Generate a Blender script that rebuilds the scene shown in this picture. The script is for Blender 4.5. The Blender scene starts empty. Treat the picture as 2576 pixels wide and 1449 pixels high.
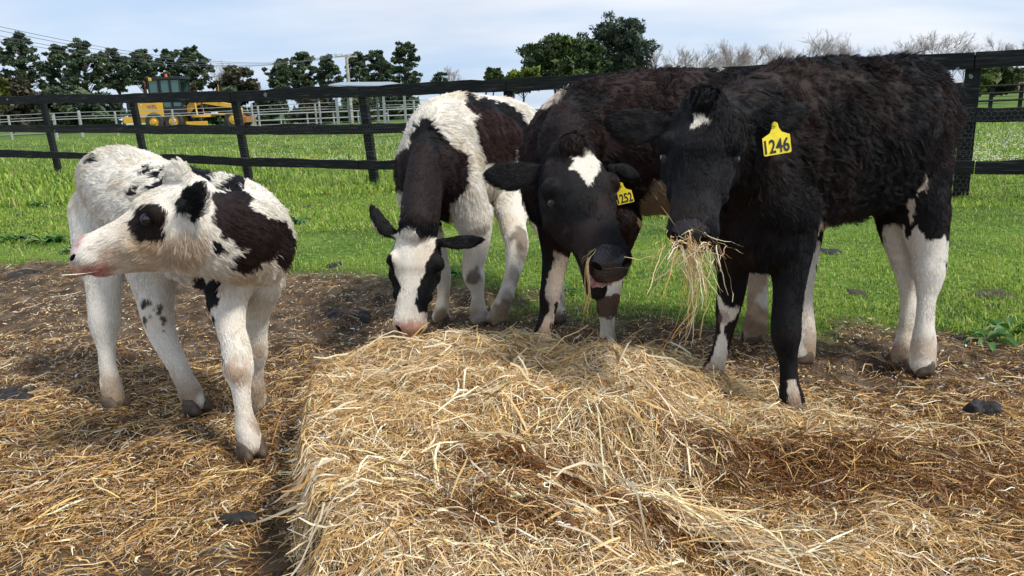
import bpy, math, random
import numpy as np
from mathutils import Vector, Matrix, kdtree

SC = bpy.context.scene
COL = SC.collection
rng = np.random.default_rng(7)
R = math.radians

# ------------------------------------------------------------------ camera
FPX = 26 / 36 * 2576
PITCH, ROLL = R(13.58), R(2.2)
CAM = np.array([0, 0, 1.0])
FW = np.array([0, math.cos(PITCH), -math.sin(PITCH)])
U0 = np.array([0, math.sin(PITCH), math.cos(PITCH)])
R0 = np.array([1.0, 0, 0])
RT = R0 * math.cos(ROLL) - U0 * math.sin(ROLL)
UP = U0 * math.cos(ROLL) + R0 * math.sin(ROLL)
cd = bpy.data.cameras.new('camera')
cam = bpy.data.objects.new('camera', cd)
COL.objects.link(cam)
cd.lens = 26
cd.sensor_width = 36
cd.clip_start = 0.05
cd.clip_end = 3000
M = Matrix([[RT[0], UP[0], -FW[0], CAM[0]], [RT[1], UP[1], -FW[1], CAM[1]],
            [RT[2], UP[2], -FW[2], CAM[2]], [0, 0, 0, 1]])
cam.matrix_world = M
SC.camera = cam

# ------------------------------------------------------------------ light
SUN_DIR = np.array([0.62, -0.30, 0.95])
SUN_DIR = SUN_DIR / np.linalg.norm(SUN_DIR)
SUN_EL = math.asin(SUN_DIR[2])
w = bpy.data.worlds.new('World')
SC.world = w
w.use_nodes = True
nt = w.node_tree
nt.nodes.clear()


def N(nt, t, **kw):
    n = nt.nodes.new(t)
    for k, v in kw.items():
        setattr(n, k, v)
    return n


def build_world():
    L = nt.links.new
    sky = N(nt, 'ShaderNodeTexSky', sky_type='NISHITA', sun_disc=False)
    sky.sun_elevation = SUN_EL
    sky.sun_rotation = math.atan2(SUN_DIR[0], SUN_DIR[1])
    sky.air_density = 1.0
    sky.dust_density = 1.5
    tc = N(nt, 'ShaderNodeTexCoord')
    sep = N(nt, 'ShaderNodeSeparateXYZ')
    L(tc.outputs['Generated'], sep.inputs[0])
    zz = N(nt, 'ShaderNodeMath', operation='ADD')
    L(sep.outputs['Z'], zz.inputs[0])
    zz.inputs[1].default_value = 0.22
    zm = N(nt, 'ShaderNodeMath', operation='MAXIMUM')
    L(zz.outputs[0], zm.inputs[0])
    zm.inputs[1].default_value = 0.1
    dx = N(nt, 'ShaderNodeMath', operation='DIVIDE')
    dy = N(nt, 'ShaderNodeMath', operation='DIVIDE')
    L(sep.outputs['X'], dx.inputs[0]); L(zm.outputs[0], dx.inputs[1])
    L(sep.outputs['Y'], dy.inputs[0]); L(zm.outputs[0], dy.inputs[1])
    cmb = N(nt, 'ShaderNodeCombineXYZ')
    L(dx.outputs[0], cmb.inputs[0]); L(dy.outputs[0], cmb.inputs[1])
    mp = N(nt, 'ShaderNodeMapping')
    mp.inputs['Rotation'].default_value = (0, 0, R(35))
    mp.inputs['Scale'].default_value = (0.55, 1.1, 1)
    mp.inputs['Location'].default_value = (3.1, 1.7, 0.4)
    L(cmb.outputs[0], mp.inputs[0])
    n1 = N(nt, 'ShaderNodeTexNoise')
    n1.inputs['Scale'].default_value = 0.8
    n1.inputs['Detail'].default_value = 4
    n1.inputs['Roughness'].default_value = 0.5
    n1.inputs['Distortion'].default_value = 0.35
    L(mp.outputs[0], n1.inputs['Vector'])
    rp = N(nt, 'ShaderNodeValToRGB')
    rp.color_ramp.elements[0].position = 0.40
    rp.color_ramp.elements[0].color = (0.18, 0.18, 0.18, 1)
    rp.color_ramp.elements[1].position = 0.62
    rp.color_ramp.elements[1].color = (0.98, 0.98, 0.98, 1)
    L(n1.outputs[0], rp.inputs[0])
    n2 = N(nt, 'ShaderNodeTexNoise')
    n2.inputs['Scale'].default_value = 1.4
    n2.inputs['Detail'].default_value = 5
    L(mp.outputs[0], n2.inputs['Vector'])
    rp2 = N(nt, 'ShaderNodeValToRGB')
    rp2.color_ramp.elements[0].position = 0.3
    rp2.color_ramp.elements[0].color = (3.7, 4.15, 4.9, 1)
    rp2.color_ramp.elements[1].position = 0.7
    rp2.color_ramp.elements[1].color = (5.3, 5.45, 5.7, 1)
    L(n2.outputs[0], rp2.inputs[0])
    mx = N(nt, 'ShaderNodeMixRGB')
    blue = N(nt, 'ShaderNodeMixRGB')
    blue.inputs[0].default_value = 0.75
    blue.inputs[2].default_value = (2.3, 3.4, 5.1, 1)
    L(sky.outputs[0], blue.inputs[1])
    L(rp.outputs[0], mx.inputs[0]); L(blue.outputs[0], mx.inputs[1]); L(rp2.outputs[0], mx.inputs[2])
    bg = N(nt, 'ShaderNodeBackground')
    bg.inputs[1].default_value = 0.125
    L(mx.outputs[0], bg.inputs[0])
    out = N(nt, 'ShaderNodeOutputWorld')
    L(bg.outputs[0], out.inputs[0])


build_world()
sl = bpy.data.lights.new('sun', 'SUN')
sl.energy = 2.3
sl.angle = R(7.0)
sl.color = (1.0, 0.95, 0.87)
so = bpy.data.objects.new('sun', sl)
COL.objects.link(so)
so.rotation_euler = Vector(SUN_DIR).to_track_quat('Z', 'Y').to_euler()
SC.view_settings.view_transform = 'Standard'
SC.view_settings.look = 'None'
SC.view_settings.exposure = 0.58
SC.view_settings.gamma = 1.0
SC.render.engine = 'CYCLES'
SC.cycles.max_bounces = 6
SC.cycles.diffuse_bounces = 3
SC.cycles.transparent_max_bounces = 4


# ------------------------------------------------------------------ helpers
def W(x, y, d):
    """the point that far (metres, along the lens axis) behind photo pixel x, y"""
    return CAM + d * (FW + RT * (x - 1288) / FPX + UP * (724.5 - y) / FPX)


def G(x, y, z=0.0):
    v = FW + RT * (x - 1288) / FPX + UP * (724.5 - y) / FPX
    return CAM + (z - CAM[2]) / v[2] * v


def nz(v):
    v = np.asarray(v, float)
    return v / (np.linalg.norm(v, axis=-1, keepdims=True) + 1e-12)


def sm(a, b, x):
    t = np.clip((np.asarray(x, float) - a) / (b - a), 0, 1)
    return t * t * (3 - 2 * t)


_perm = np.random.default_rng(3).random((32, 32, 32))


def noise3(P, scale, off=0.0):
    P = np.asarray(P, float) * scale + off
    i = np.floor(P).astype(int)
    f = P - i
    f = f * f * (3 - 2 * f)
    r = 0
    for dx in (0, 1):
        for dy in (0, 1):
            for dz in (0, 1):
                wgt = (f[..., 0] if dx else 1 - f[..., 0]) * (f[..., 1] if dy else 1 - f[..., 1]) * (f[..., 2] if dz else 1 - f[..., 2])
                r = r + wgt * _perm[(i[..., 0] + dx) % 32, (i[..., 1] + dy) % 32, (i[..., 2] + dz) % 32]
    return r


def noise2(x, y, scale, off=0.0):
    x = np.asarray(x, float); y = np.asarray(y, float)
    return noise3(np.stack([x, y, np.zeros_like(x) + 0.5], -1), scale, off)


def obj(name, data, parent=None, label=None, cat=None, group=None, kind=None):
    o = bpy.data.objects.new(name, data)
    COL.objects.link(o)
    if parent is not None:
        o.parent = parent
        o.matrix_parent_inverse = parent.matrix_basis.inverted()
    tag(o, label, cat, group, kind)
    return o


def tag(o, label=None, cat=None, group=None, kind=None):
    for k, v in (('label', label), ('category', cat), ('group', group), ('kind', kind)):
        if v:
            o[k] = v
    return o


def empty(name, loc, label, cat, group=None):
    o = obj(name, None, None, label, cat, group)
    o.location = Vector(loc)
    return o


def np_mesh(name, V, F, mat, cols=None, smooth=False, fmat=None):
    """V (n,3); F (m,k) all faces with the same corner count"""
    me = bpy.data.meshes.new(name)
    V = np.ascontiguousarray(V, np.float32)
    F = np.ascontiguousarray(F, np.int32)
    m, k = F.shape
    me.vertices.add(len(V))
    me.vertices.foreach_set('co', V.ravel())
    me.loops.add(m * k)
    me.loops.foreach_set('vertex_index', F.ravel())
    me.polygons.add(m)
    me.polygons.foreach_set('loop_start', np.arange(0, m * k, k, dtype=np.int32))
    me.polygons.foreach_set('loop_total', np.full(m, k, np.int32))
    me.update(calc_edges=True)
    if cols is not None:
        a = me.color_attributes.new('tint', 'FLOAT_COLOR', 'POINT')
        c = np.ones((len(V), 4), np.float32)
        c[:, :3] = cols
        a.data.foreach_set('color', c.ravel())
    if smooth:
        me.polygons.foreach_set('use_smooth', np.ones(m, bool))
    for x in (mat if isinstance(mat, (list, tuple)) else [mat]):
        me.materials.append(x)
    return me


class MB:
    """collects simple solids, links them as one mesh object"""

    def __init__(s):
        s.v, s.f = [], []

    def add(s, v, f):
        b = len(s.v)
        s.v += [tuple(p) for p in v]
        s.f += [tuple(i + b for i in q) for q in f]

    def box(s, c, size, rz=0, ry=0, taper=1.0):
        hx, hy, hz = size[0] / 2, size[1] / 2, size[2] / 2
        m = Matrix.Rotation(rz, 3, 'Z') @ Matrix.Rotation(ry, 3, 'Y')
        v = []
        for z in (-1, 1):
            k = taper if z > 0 else 1
            for x, y in ((-1, -1), (1, -1), (1, 1), (-1, 1)):
                v.append(Vector(c) + m @ Vector((x * hx * k, y * hy * k, z * hz)))
        s.add(v, [(3, 2, 1, 0), (4, 5, 6, 7), (0, 1, 5, 4), (1, 2, 6, 5), (2, 3, 7, 6), (3, 0, 4, 7)])

    def tube(s, p, q, r0, r1=None, n=8, cap=True):
        r1 = r0 if r1 is None else r1
        p, q = np.array(p, float), np.array(q, float)
        t = nz(q - p)
        a = nz(np.cross(t, [0, 0, 1] if abs(t[2]) < .9 else [1, 0, 0]))
        b = np.cross(t, a)
        v = []
        for c, r in ((p, r0), (q, r1)):
            for i in range(n):
                an = 2 * math.pi * i / n
                v.append(c + r * (math.cos(an) * a + math.sin(an) * b))
        f = [(i, (i + 1) % n, n + (i + 1) % n, n + i) for i in range(n)]
        if cap:
            f += [tuple(range(n - 1, -1, -1)), tuple(range(n, 2 * n))]
        s.add(v, f)

    def path(s, pts, r, n=6):
        for a, b in zip(pts[:-1], pts[1:]):
            s.tube(a, b, r, r, n)

    def prism(s, pts, off):
        """pts: planar outline (3-D), off: extrusion vector"""
        n = len(pts)
        pts = [Vector(p) for p in pts]
        v = pts + [p + Vector(off) for p in pts]
        f = [tuple(range(n - 1, -1, -1)), tuple(range(n, 2 * n))]
        f += [(i, (i + 1) % n, n + (i + 1) % n, n + i) for i in range(n)]
        s.add(v, f)

    def build(s, name, mat, parent=None, bevel=0, smooth=False, **kw):
        me = bpy.data.meshes.new(name)
        me.from_pydata([tuple(p) for p in s.v], [], s.f)
        me.update()
        me.materials.append(mat)
        if smooth:
            for p in me.polygons:
                p.use_smooth = True
        o = obj(name, me, parent, **kw)
        if bevel:
            b = o.modifiers.new('bevel', 'BEVEL')
            b.width = bevel
            b.segments = 2
        return o


def mat(name, col, rough=0.7, metal=0, noise=None, bump=None, attr=None, trans=0, spec=0.5, coat=0):
    """noise=(scale, amount): brightness mottling;  bump=(scale, strength, distance);  attr: vertex colour name"""
    m = bpy.data.materials.new(name)
    m.use_nodes = True
    t = m.node_tree
    b = t.nodes['Principled BSDF']
    b.inputs['Roughness'].default_value = rough
    b.inputs['Metallic'].default_value = metal
    b.inputs['Specular IOR Level'].default_value = spec
    if coat:
        b.inputs['Coat Weight'].default_value = coat
    b.inputs['Base Color'].default_value = (*col, 1)
    L = t.links.new
    src = None
    if attr:
        a = N(t, 'ShaderNodeAttribute', attribute_name=attr)
        src = a.outputs['Color']
    tc = N(t, 'ShaderNodeTexCoord')
    if noise:
        n = N(t, 'ShaderNodeTexNoise')
        n.inputs['Scale'].default_value = noise[0]
        n.inputs['Detail'].default_value = 5
        L(tc.outputs['Object'], n.inputs['Vector'])
        mr = N(t, 'ShaderNodeMapRange')
        mr.inputs[1].default_value = 0.3
        mr.inputs[2].default_value = 0.7
        mr.inputs[3].default_value = 1 - noise[1]
        mr.inputs[4].default_value = 1 + noise[1]
        L(n.outputs[0], mr.inputs[0])
        mx = N(t, 'ShaderNodeMixRGB', blend_type='MULTIPLY')
        mx.inputs[0].default_value = 1
        mx.inputs[1].default_value = (*col, 1)
        if src:
            L(src, mx.inputs[1])
        L(mr.outputs[0], mx.inputs[2])
        src = mx.outputs[0]
    if src:
        L(src, b.inputs['Base Color'])
    if bump:
        n = N(t, 'ShaderNodeTexNoise')
        n.inputs['Scale'].default_value = bump[0]
        n.inputs['Detail'].default_value = 6
        L(tc.outputs['Object'], n.inputs['Vector'])
        bp = N(t, 'ShaderNodeBump')
        bp.inputs['Strength'].default_value = bump[1]
        bp.inputs['Distance'].default_value = bump[2]
        L(n.outputs[0], bp.inputs['Height'])
        L(bp.outputs[0], b.inputs['Normal'])
    if trans:
        tr = N(t, 'ShaderNodeBsdfTranslucent')
        if src:
            L(src, tr.inputs[0])
        else:
            tr.inputs[0].default_value = (*col, 1)
        ms = N(t, 'ShaderNodeMixShader')
        ms.inputs[0].default_value = trans
        L(b.outputs[0], ms.inputs[1]); L(tr.outputs[0], ms.inputs[2])
        L(ms.outputs[0], t.nodes['Material Output'].inputs[0])
    return m


# ------------------------------------------------------------------ terrain
MUD_X = [-12, -7, -4.06, -2.72, -1.54, -.8, .02, .59, 1.04, 1.39, 1.78, 2.0, 3, 8]
MUD_Y = [8.0, 6.6, 5.7, 5.2, 4.7, 4.25, 3.62, 3.5, 3.2, 3.12, 2.9, 2.6, 2.2, 1.5]


def grass_amount(x, y):
    """0 on bare mud, 1 on turf"""
    n = (noise2(x, y, 1.7) - .5) * 0.9 + (noise2(x, y, 6.0, 9) - .5) * 0.45
    return sm(-0.18, 0.42, y - np.interp(x, MUD_X, MUD_Y) + n * 0.75)


def terrain(x, y):
    x = np.asarray(x, float); y = np.asarray(y, float)
    z = .14 * sm(2, 9, -x) * sm(8, 14, y) * (1 - sm(25, 40, y))
    far = sm(17, 36, y) * (1 - sm(-.12, .35, x / np.maximum(y, 1)))
    z = z + .36 * far
    near = 1 - sm(9, 16, y)
    z = z + near * ((noise2(x, y, 1.3, 4) - .5) * .035)
    mud = 1 - grass_amount(x, y)
    z = z + near * mud * ((noise2(x, y, 7, 2) - .5) * .05 + (noise2(x, y, 17, 5) - .5) * .034)
    return z


HEAP_L_Y = [0, 1.15, 2.0, 2.35, 2.65, 2.85]
HEAP_L_X = [-.2, -.40, -.66, -.70, -.62, -.40]
HEAP_B_X = [-.7, -.5, -.2, .1, .3, .6, 1.0, 1.5]
HEAP_B_Y = [2.6, 2.85, 3.02, 2.98, 2.82, 2.85, 2.7, 2.5]


def heap(x, y):
    x = np.asarray(x, float); y = np.asarray(y, float)
    xl = np.interp(y, HEAP_L_Y, HEAP_L_X)
    yb = np.interp(x, HEAP_B_X, HEAP_B_Y)
    h = (.21 - .06 * sm(2.2, 2.8, y)) * sm(-.015, .055, x - xl + (noise2(x, y, 8, 3) - .5) * .04) * sm(-.02, .42, yb - y + (noise2(x, y, 5, 8) - .5) * .12)
    right = 1 - .82 * sm(.10, .80, x + .28 * (2.2 - y)) - .18 * sm(.8, 1.3, x)
    h = h * np.clip(right, 0, 1)
    lump = (noise2(x, y, 3.1, 11) - .5) * .13 + (noise2(x, y, 7.5, 12) - .5) * .07 + (noise2(x, y, 17, 13) - .5) * .03
    env = sm(0, .10, h)
    h = h + lump * env
    # the torn ledge where a flake of the bale has been pulled away
    u = (x - .02) * .8 + (y - 1.72) * .6
    v = -(x - .02) * .55 + (y - 1.72) * .83
    h = h - .10 * np.exp(-((x - .22) / .30) ** 2 - ((y - 1.66) / .12) ** 2)
    h = h + .05 * np.exp(-((x - .15) / .35) ** 2 - ((y - 1.86) / .10) ** 2)
    h = h + .05 * np.exp(-((v + .05) / .06) ** 2) * sm(-.3, .0, u) * (1 - sm(.35, .6, u)) * env
    h = h - .04 * np.exp(-((x - .95) / .3) ** 2 - ((y - 1.75) / .12) ** 2)
    h = h + .02 * np.exp(-((x - 1.0) / .4) ** 2 - ((y - 1.95) / .10) ** 2)
    return np.maximum(h, 0) * sm(0.2, .6, y)


def ground_mat():
    m = bpy.data.materials.new('ground_soil_and_turf')
    m.use_nodes = True
    t = m.node_tree
    L = t.links.new
    b = t.nodes['Principled BSDF']
    b.inputs['Roughness'].default_value = .95
    b.inputs['Specular IOR Level'].default_value = .15
    geo = N(t, 'ShaderNodeNewGeometry')
    a = N(t, 'ShaderNodeAttribute', attribute_name='turf')

    def nse(scale, det=5):
        n = N(t, 'ShaderNodeTexNoise')
        n.inputs['Scale'].default_value = scale
        n.inputs['Detail'].default_value = det
        L(geo.outputs['Position'], n.inputs['Vector'])
        return n.outputs[0]

    def ramp(src, stops):
        r = N(t, 'ShaderNodeValToRGB')
        e = r.color_ramp.elements
        while len(e) < len(stops):
            e.new(.5)
        for x, (p, c) in zip(e, stops):
            x.position = p
            x.color = (*c, 1)
        L(src, r.inputs[0])
        return r.outputs[0]
    mud = ramp(nse(9, 8), [(.3, (.032, .022, .014)), (.5, (.085, .060, .039)), (.72, (.18, .135, .09))])
    gr1 = ramp(nse(1.1, 6), [(.32, (.055, .10, .02)), (.5, (.11, .19, .03)), (.68, (.19, .27, .05))])
    gr2 = ramp(nse(22, 5), [(.3, (.35, .35, .35)), (.7, (1.25, 1.25, 1.25))])
    mg = N(t, 'ShaderNodeMixRGB', blend_type='MULTIPLY')
    mg.inputs[0].default_value = 1
    L(gr1, mg.inputs[1]); L(gr2, mg.inputs[2])
    mx = N(t, 'ShaderNodeMixRGB')
    L(a.outputs['Fac'], mx.inputs[0]); L(mud, mx.inputs[1]); L(mg.outputs[0], mx.inputs[2])
    L(mx.outputs[0], b.inputs['Base Color'])
    bp = N(t, 'ShaderNodeBump')
    bp.inputs['Strength'].default_value = .7
    bp.inputs['Distance'].default_value = .02
    L(nse(45, 8), bp.inputs['Height'])
    L(bp.outputs[0], b.inputs['Normal'])
    return m


def build_ground():
    ys = np.concatenate([np.linspace(-30, 0, 8), np.linspace(.4, 1.0, 8), np.arange(1.03, 7, .03), np.geomspace(7, 900, 150)])
    us = np.linspace(-1, 1, 401)
    Y, U = np.meshgrid(ys, us, indexing='ij')
    half = np.where(Y < 3, 3.6, Y * 1.2)
    half = np.maximum(half, np.where(Y < .5, 30, 0))
    X = U * half
    Z = terrain(X, Y)
    n, k = X.shape
    V = np.stack([X, Y, Z], -1).reshape(-1, 3)
    idx = np.arange(n * k).reshape(n, k)
    F = np.stack([idx[:-1, :-1], idx[:-1, 1:], idx[1:, 1:], idx[1:, :-1]], -1).reshape(-1, 4)
    me = np_mesh('ground', V, F, ground_mat(), smooth=True)
    a = me.attributes.new('turf', 'FLOAT', 'POINT')
    a.data.foreach_set('value', grass_amount(X, Y).ravel().astype(np.float32))
    obj('ground', me, None, 'muddy paddock ground turning to green turf towards the fence', None, None, 'structure')


build_ground()

# ------------------------------------------------------------------ straw
STRAW = np.array([[.87, .65, .38], [.76, .50, .20], [.58, .35, .115], [.31, .155, .05], [.52, .39, .26], [.95, .80, .56], [.11, .055, .018], [.17, .060, .013]])
M_STRAW = mat('straw_stems', (.6, .42, .2), .55, attr='tint', trans=.08, spec=.4)


def ribbons(P, wid, cols, roll=None):
    """P (n,k,3) centre lines -> flat bent stems; wid (n,) half width"""
    n, k, _ = P.shape
    T = np.gradient(P, axis=1)
    rv = rng.normal(size=(n, 1, 3)) * np.array([.6, .6, .6]) + np.array([0, 0, .0])
    S = nz(np.cross(T, rv))
    taper = np.interp(np.linspace(0, 1, k), [0, .1, .8, 1], [.8, 1, .9, .45])[None, :, None]
    A = P + S * wid[:, None, None] * taper
    B = P - S * wid[:, None, None] * taper
    V = np.stack([A, B], 2).reshape(-1, 3)
    base = (np.arange(n) * k * 2)[:, None] + np.arange(k - 1)[None] * 2
    F = np.stack([base, base + 1, base + 3, base + 2], -1).reshape(-1, 4)
    C = np.repeat(cols, k * 2, axis=0)
    return V, F, C


def stems(x, y, surf, length, half_w, lift, wild, cols, k=6, ang=None):
    """stems lying on the surface; wild = how much they arch off it"""
    n = len(x)
    if ang is None:
        ang = rng.uniform(0, 2 * math.pi, n)
    bend = rng.normal(0, .5, n)
    kink = np.where(rng.random(n) < .35, rng.normal(0, 1.0, n), 0)
    kpos = rng.integers(1, k - 1, n)
    s = np.linspace(-.5, .5, k)
    step = length / (k - 1)
    th = ang[:, None] + bend[:, None] * s[None] + np.where(np.arange(k)[None] >= kpos[:, None], kink[:, None], 0)
    dx = np.cos(th) * step[:, None]
    dy = np.sin(th) * step[:, None]
    X = x[:, None] + np.cumsum(dx, 1) - dx.sum(1, keepdims=True) / 2
    Y = y[:, None] + np.cumsum(dy, 1) - dy.sum(1, keepdims=True) / 2
    Zs = surf(X, Y)
    zc = surf(x, y)[:, None]
    Zl = zc + np.clip(Zs - zc, -.04, .04) * .8
    tilt = rng.normal(0, 1, n) * wild
    arch = np.abs(rng.normal(0, 1, n)) * wild * .6
    Z = np.maximum(Zl, Zs - .01) + lift[:, None] + tilt[:, None] * s[None] * length[:, None] + arch[:, None] * (.25 - s[None] ** 2) * length[:, None] * 2
    Z = Z + rng.normal(0, .0015, Z.shape)
    return ribbons(np.stack([X, Y, Z], -1), half_w, cols)


def straw_cols(n, wts, var=.14):
    wts = np.asarray(wts, float)
    if wts.shape[-1] == 7:
        wts = np.concatenate([wts, np.zeros(wts.shape[:-1] + (1,))], -1)
    if wts.ndim == 1:
        wts = np.tile(wts, (n, 1))
    cw = np.cumsum(wts / wts.sum(1, keepdims=True), 1)
    pick = (rng.random((n, 1)) > cw).sum(1).clip(0, len(STRAW) - 1)
    c = STRAW[pick] * np.exp(rng.normal(0, var, (n, 1)))
    return np.clip(c, 0, .95)


def full_surf(x, y):
    return terrain(x, y) + heap(x, y)


RUST = [G(2150, 1200), G(1380, 1260, .1), G(2000, 1190), G(1500, 1290, .1), G(2300, 1210), G(1750, 1400), G(1250, 1420, .1)]
RUSTR = [.20, .13, .18, .13, .18, .14, .1]


def rust(x, y):
    r = 0
    for p, s in zip(RUST, RUSTR):
        r = np.maximum(r, np.exp(-((x - p[0]) / (s * 1.5)) ** 2 - ((y - p[1]) / (s * .65)) ** 2))
    return r


def join_parts(parts):
    V, F, C, b = [], [], [], 0
    for v, f, c in parts:
        V.append(v); F.append(f + b); C.append(c)
        b += len(v)
    return np.concatenate(V), np.concatenate(F), np.concatenate(C)


def build_straw():
    # the opened bale: a lumpy core and the loose stems over it
    gx, gy = np.meshgrid(np.linspace(-.95, 1.75, 180), np.linspace(.45, 3.15, 180), indexing='ij')
    h = heap(gx, gy)
    z = terrain(gx, gy) + h - .02 - .03 * (1 - sm(0, .03, h))
    V = np.stack([gx, gy, z], -1).reshape(-1, 3)
    idx = np.arange(V.shape[0]).reshape(180, 180)
    F = np.stack([idx[:-1, :-1], idx[1:, :-1], idx[1:, 1:], idx[:-1, 1:]], -1).reshape(-1, 4)
    mcore = mat('packed_hay', (.15, .085, .033), .95, noise=(30, .55), bump=(60, .9, .02), spec=.1)
    root = empty('hay_bale', (0.1, 2.0, 0), 'opened flattened bale of pale gold hay spread between the calves', 'hay')
    obj('packed_core', np_mesh('packed_core', V, F, mcore, smooth=True), root)
    n = 330000
    x = rng.uniform(-.9, 1.6, n); y = rng.uniform(.9, 3.12, n)
    hh = heap(x, y)
    keep = rng.random(n) < sm(.005, .07, hh)
    x, y, hh = x[keep], y[keep], hh[keep]
    n = len(x)
    ru = rust(x, y)
    pale = noise2(x, y, 2.4, 21)
    wts = np.array([[5, 3.4, 2.0, 1.3, 1.2, 2.6, .8, 0]]) * np.ones((n, 1))
    wts[:, 7] += 22 * ru; wts[:, 3] += 8 * ru + 1.5 * sm(.4, 1.2, x); wts[:, 6] += 8 * ru; wts[:, 2] += 2 * ru + 2 * sm(.3, 1.0, x)
    wts[:, 0] *= (1 - .9 * ru) * (.5 + pale); wts[:, 5] *= (1 - .95 * ru) * (.3 + 1.4 * pale); wts[:, 1] *= (1 - .6 * ru)
    edge = sm(.12, 0, x - np.interp(y, HEAP_L_Y, HEAP_L_X))  # the bale's shaded left side, put into the stem colours
    wts[:, 3] += 3 * edge; wts[:, 6] += 2 * edge
    cols = straw_cols(n, wts, .2)
    lng = np.exp(rng.normal(math.log(.050), .55, n)).clip(.014, .22)
    wid = np.exp(rng.normal(math.log(.00092), .42, n)).clip(.0005, .003)
    lift = rng.uniform(-.02, .024, n) + np.where(rng.random(n) < .1, rng.uniform(0, .03, n), 0)
    fine = rng.random(n) < .42
    lng = np.where(fine, rng.uniform(.012, .04, n), lng); wid = np.where(fine, rng.uniform(.0005, .0010, n), wid)
    parts = [stems(x, y, full_surf, lng, wid, lift, .22, cols)]
    # a loose swathe of long pale stems trailing to the lower right
    m = 480
    t = rng.random(m)
    p0, p1 = G(1580, 1150, .16), G(1990, 1400, .08)
    sx = p0[0] + (p1[0] - p0[0]) * t + rng.normal(0, .035, m)
    sy = p0[1] + (p1[1] - p0[1]) * t + rng.normal(0, .03, m)
    sa = math.atan2(p1[1] - p0[1], p1[0] - p0[0]) + rng.normal(0, .65, m)
    parts.append(stems(sx, sy, full_surf, rng.uniform(.08, .26, m), rng.uniform(.0008, .0022, m), rng.uniform(.015, .045, m), .25,
                       straw_cols(m, [5, 2, .5, .2, 1.5, 4, 0]), ang=sa))
    # big single stems on top
    m = 480
    x = rng.uniform(-.6, 1.2, m); y = rng.uniform(1.2, 2.9, m)
    k = heap(x, y) > .05
    x, y = x[k], y[k]; m = len(x)
    parts.append(stems(x, y, full_surf, rng.uniform(.08, .24, m), rng.uniform(.0013, .0034, m), rng.uniform(.012, .035, m), .4,
                       straw_cols(m, [4, 3, .5, .3, 1, 5, 0])))
    V, F, C = join_parts(parts)
    obj('loose_stems', np_mesh('loose_stems', V, F, M_STRAW, C), root, kind='stuff')

    # trampled straw litter on the mud
    parts = []
    n = 330000
    y = rng.uniform(1.0, 5.6, n)
    x = rng.uniform(-1, 1, n) * (y * .80 + .3)
    ga = grass_amount(x, y)
    left = sm(-.35, -.8, x)
    dens = .12 + .42 * left * sm(4.0, 2.2, y) + .75 * sm(.35, .7, x) * sm(2.6, 2.0, y) + .5 * sm(-1, .6, x) * sm(2.2, 1.5, y)
    dens *= sm(.25, .62, noise2(x, y, 2.1, 31)) * .75 + .25
    dens *= 1 - .55 * np.exp(-((x - G(400, 1120)[0]) / .45) ** 2 - ((y - 2.3) / .18) ** 2)
    dens *= (1 - sm(.15, .7, ga)) * sm(.05, .0, heap(x, y) - .03) * (1 - .45 * sm(3.4, 4.8, y))
    xe = x - np.interp(y, HEAP_L_Y, HEAP_L_X)
    bale_shade = sm(-.16, -.03, xe) * (xe < .02) * sm(2.7, 2.3, y)  # shade beside the bale, drawn as darker and sparser litter
    dens *= 1 - .75 * bale_shade
    keep = rng.random(n) < dens
    x, y, bale_shade = x[keep], y[keep], bale_shade[keep]
    n = len(x)
    ru = np.maximum(rust(x, y), .7 * bale_shade)  # rusty patches, plus the bale's shade put into the same brown tones
    far = sm(2.3, 3.3, y)
    wts = np.array([[1.6, 3.0, 4.2, 4.2, 1.2, .6, 2.2, .6]]) * np.ones((n, 1))
    wts[:, 7] += 18 * ru + 1.2 * sm(.5, 1.0, x); wts[:, 3] += 7 * ru + 2 * far; wts[:, 6] += 4 * ru + 1.5 * far; wts[:, 4] += 4.5 * far; wts[:, 1] *= 1 - .6 * far; wts[:, 0] *= 1 - .8 * ru
    cols = straw_cols(n, wts, .2)
    short = rng.random(n) < (.3 + .45 * far)
    lng = np.where(short, rng.uniform(.010, .04, n), np.exp(rng.normal(math.log(.062), .5, n)).clip(.02, .22))
    wid = np.exp(rng.normal(math.log(.0010), .4, n)).clip(.0005, .003)
    parts.append(stems(x, y, terrain, lng, wid, rng.uniform(-.002, .018, n), .10, cols))
    n = 150000
    y = 1 / (1 / 1.6 + rng.random(n) * (1 / 5.7 - 1 / 1.6))
    x = rng.uniform(-1, 1, n) * (y * .80 + .3)
    keep = (rng.random(n) < (1 - sm(.2, .8, grass_amount(x, y))) * (.40 + .60 * sm(.36, .62, noise2(x, y, 4.3, 61)))) & (heap(x, y) < .03)
    x, y = x[keep], y[keep]; n = len(x)
    cols = straw_cols(n, [.4, .4, 1.2, 3.0, 2.6, .3, 4.0, .3], .35) * np.array([1.05, 1.08, 1.2])
    parts.append(stems(x, y, terrain, rng.uniform(.006, .028, n), rng.uniform(.0008, .0030, n), rng.uniform(-.003, .006, n), .3, cols, k=4))
    V, F, C = join_parts(parts)
    obj('straw_litter', np_mesh('straw_litter', V, F, M_STRAW, C), None, 'trampled gold and brown straw strewn over the mud', 'straw', None, 'stuff')


build_straw()


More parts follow.
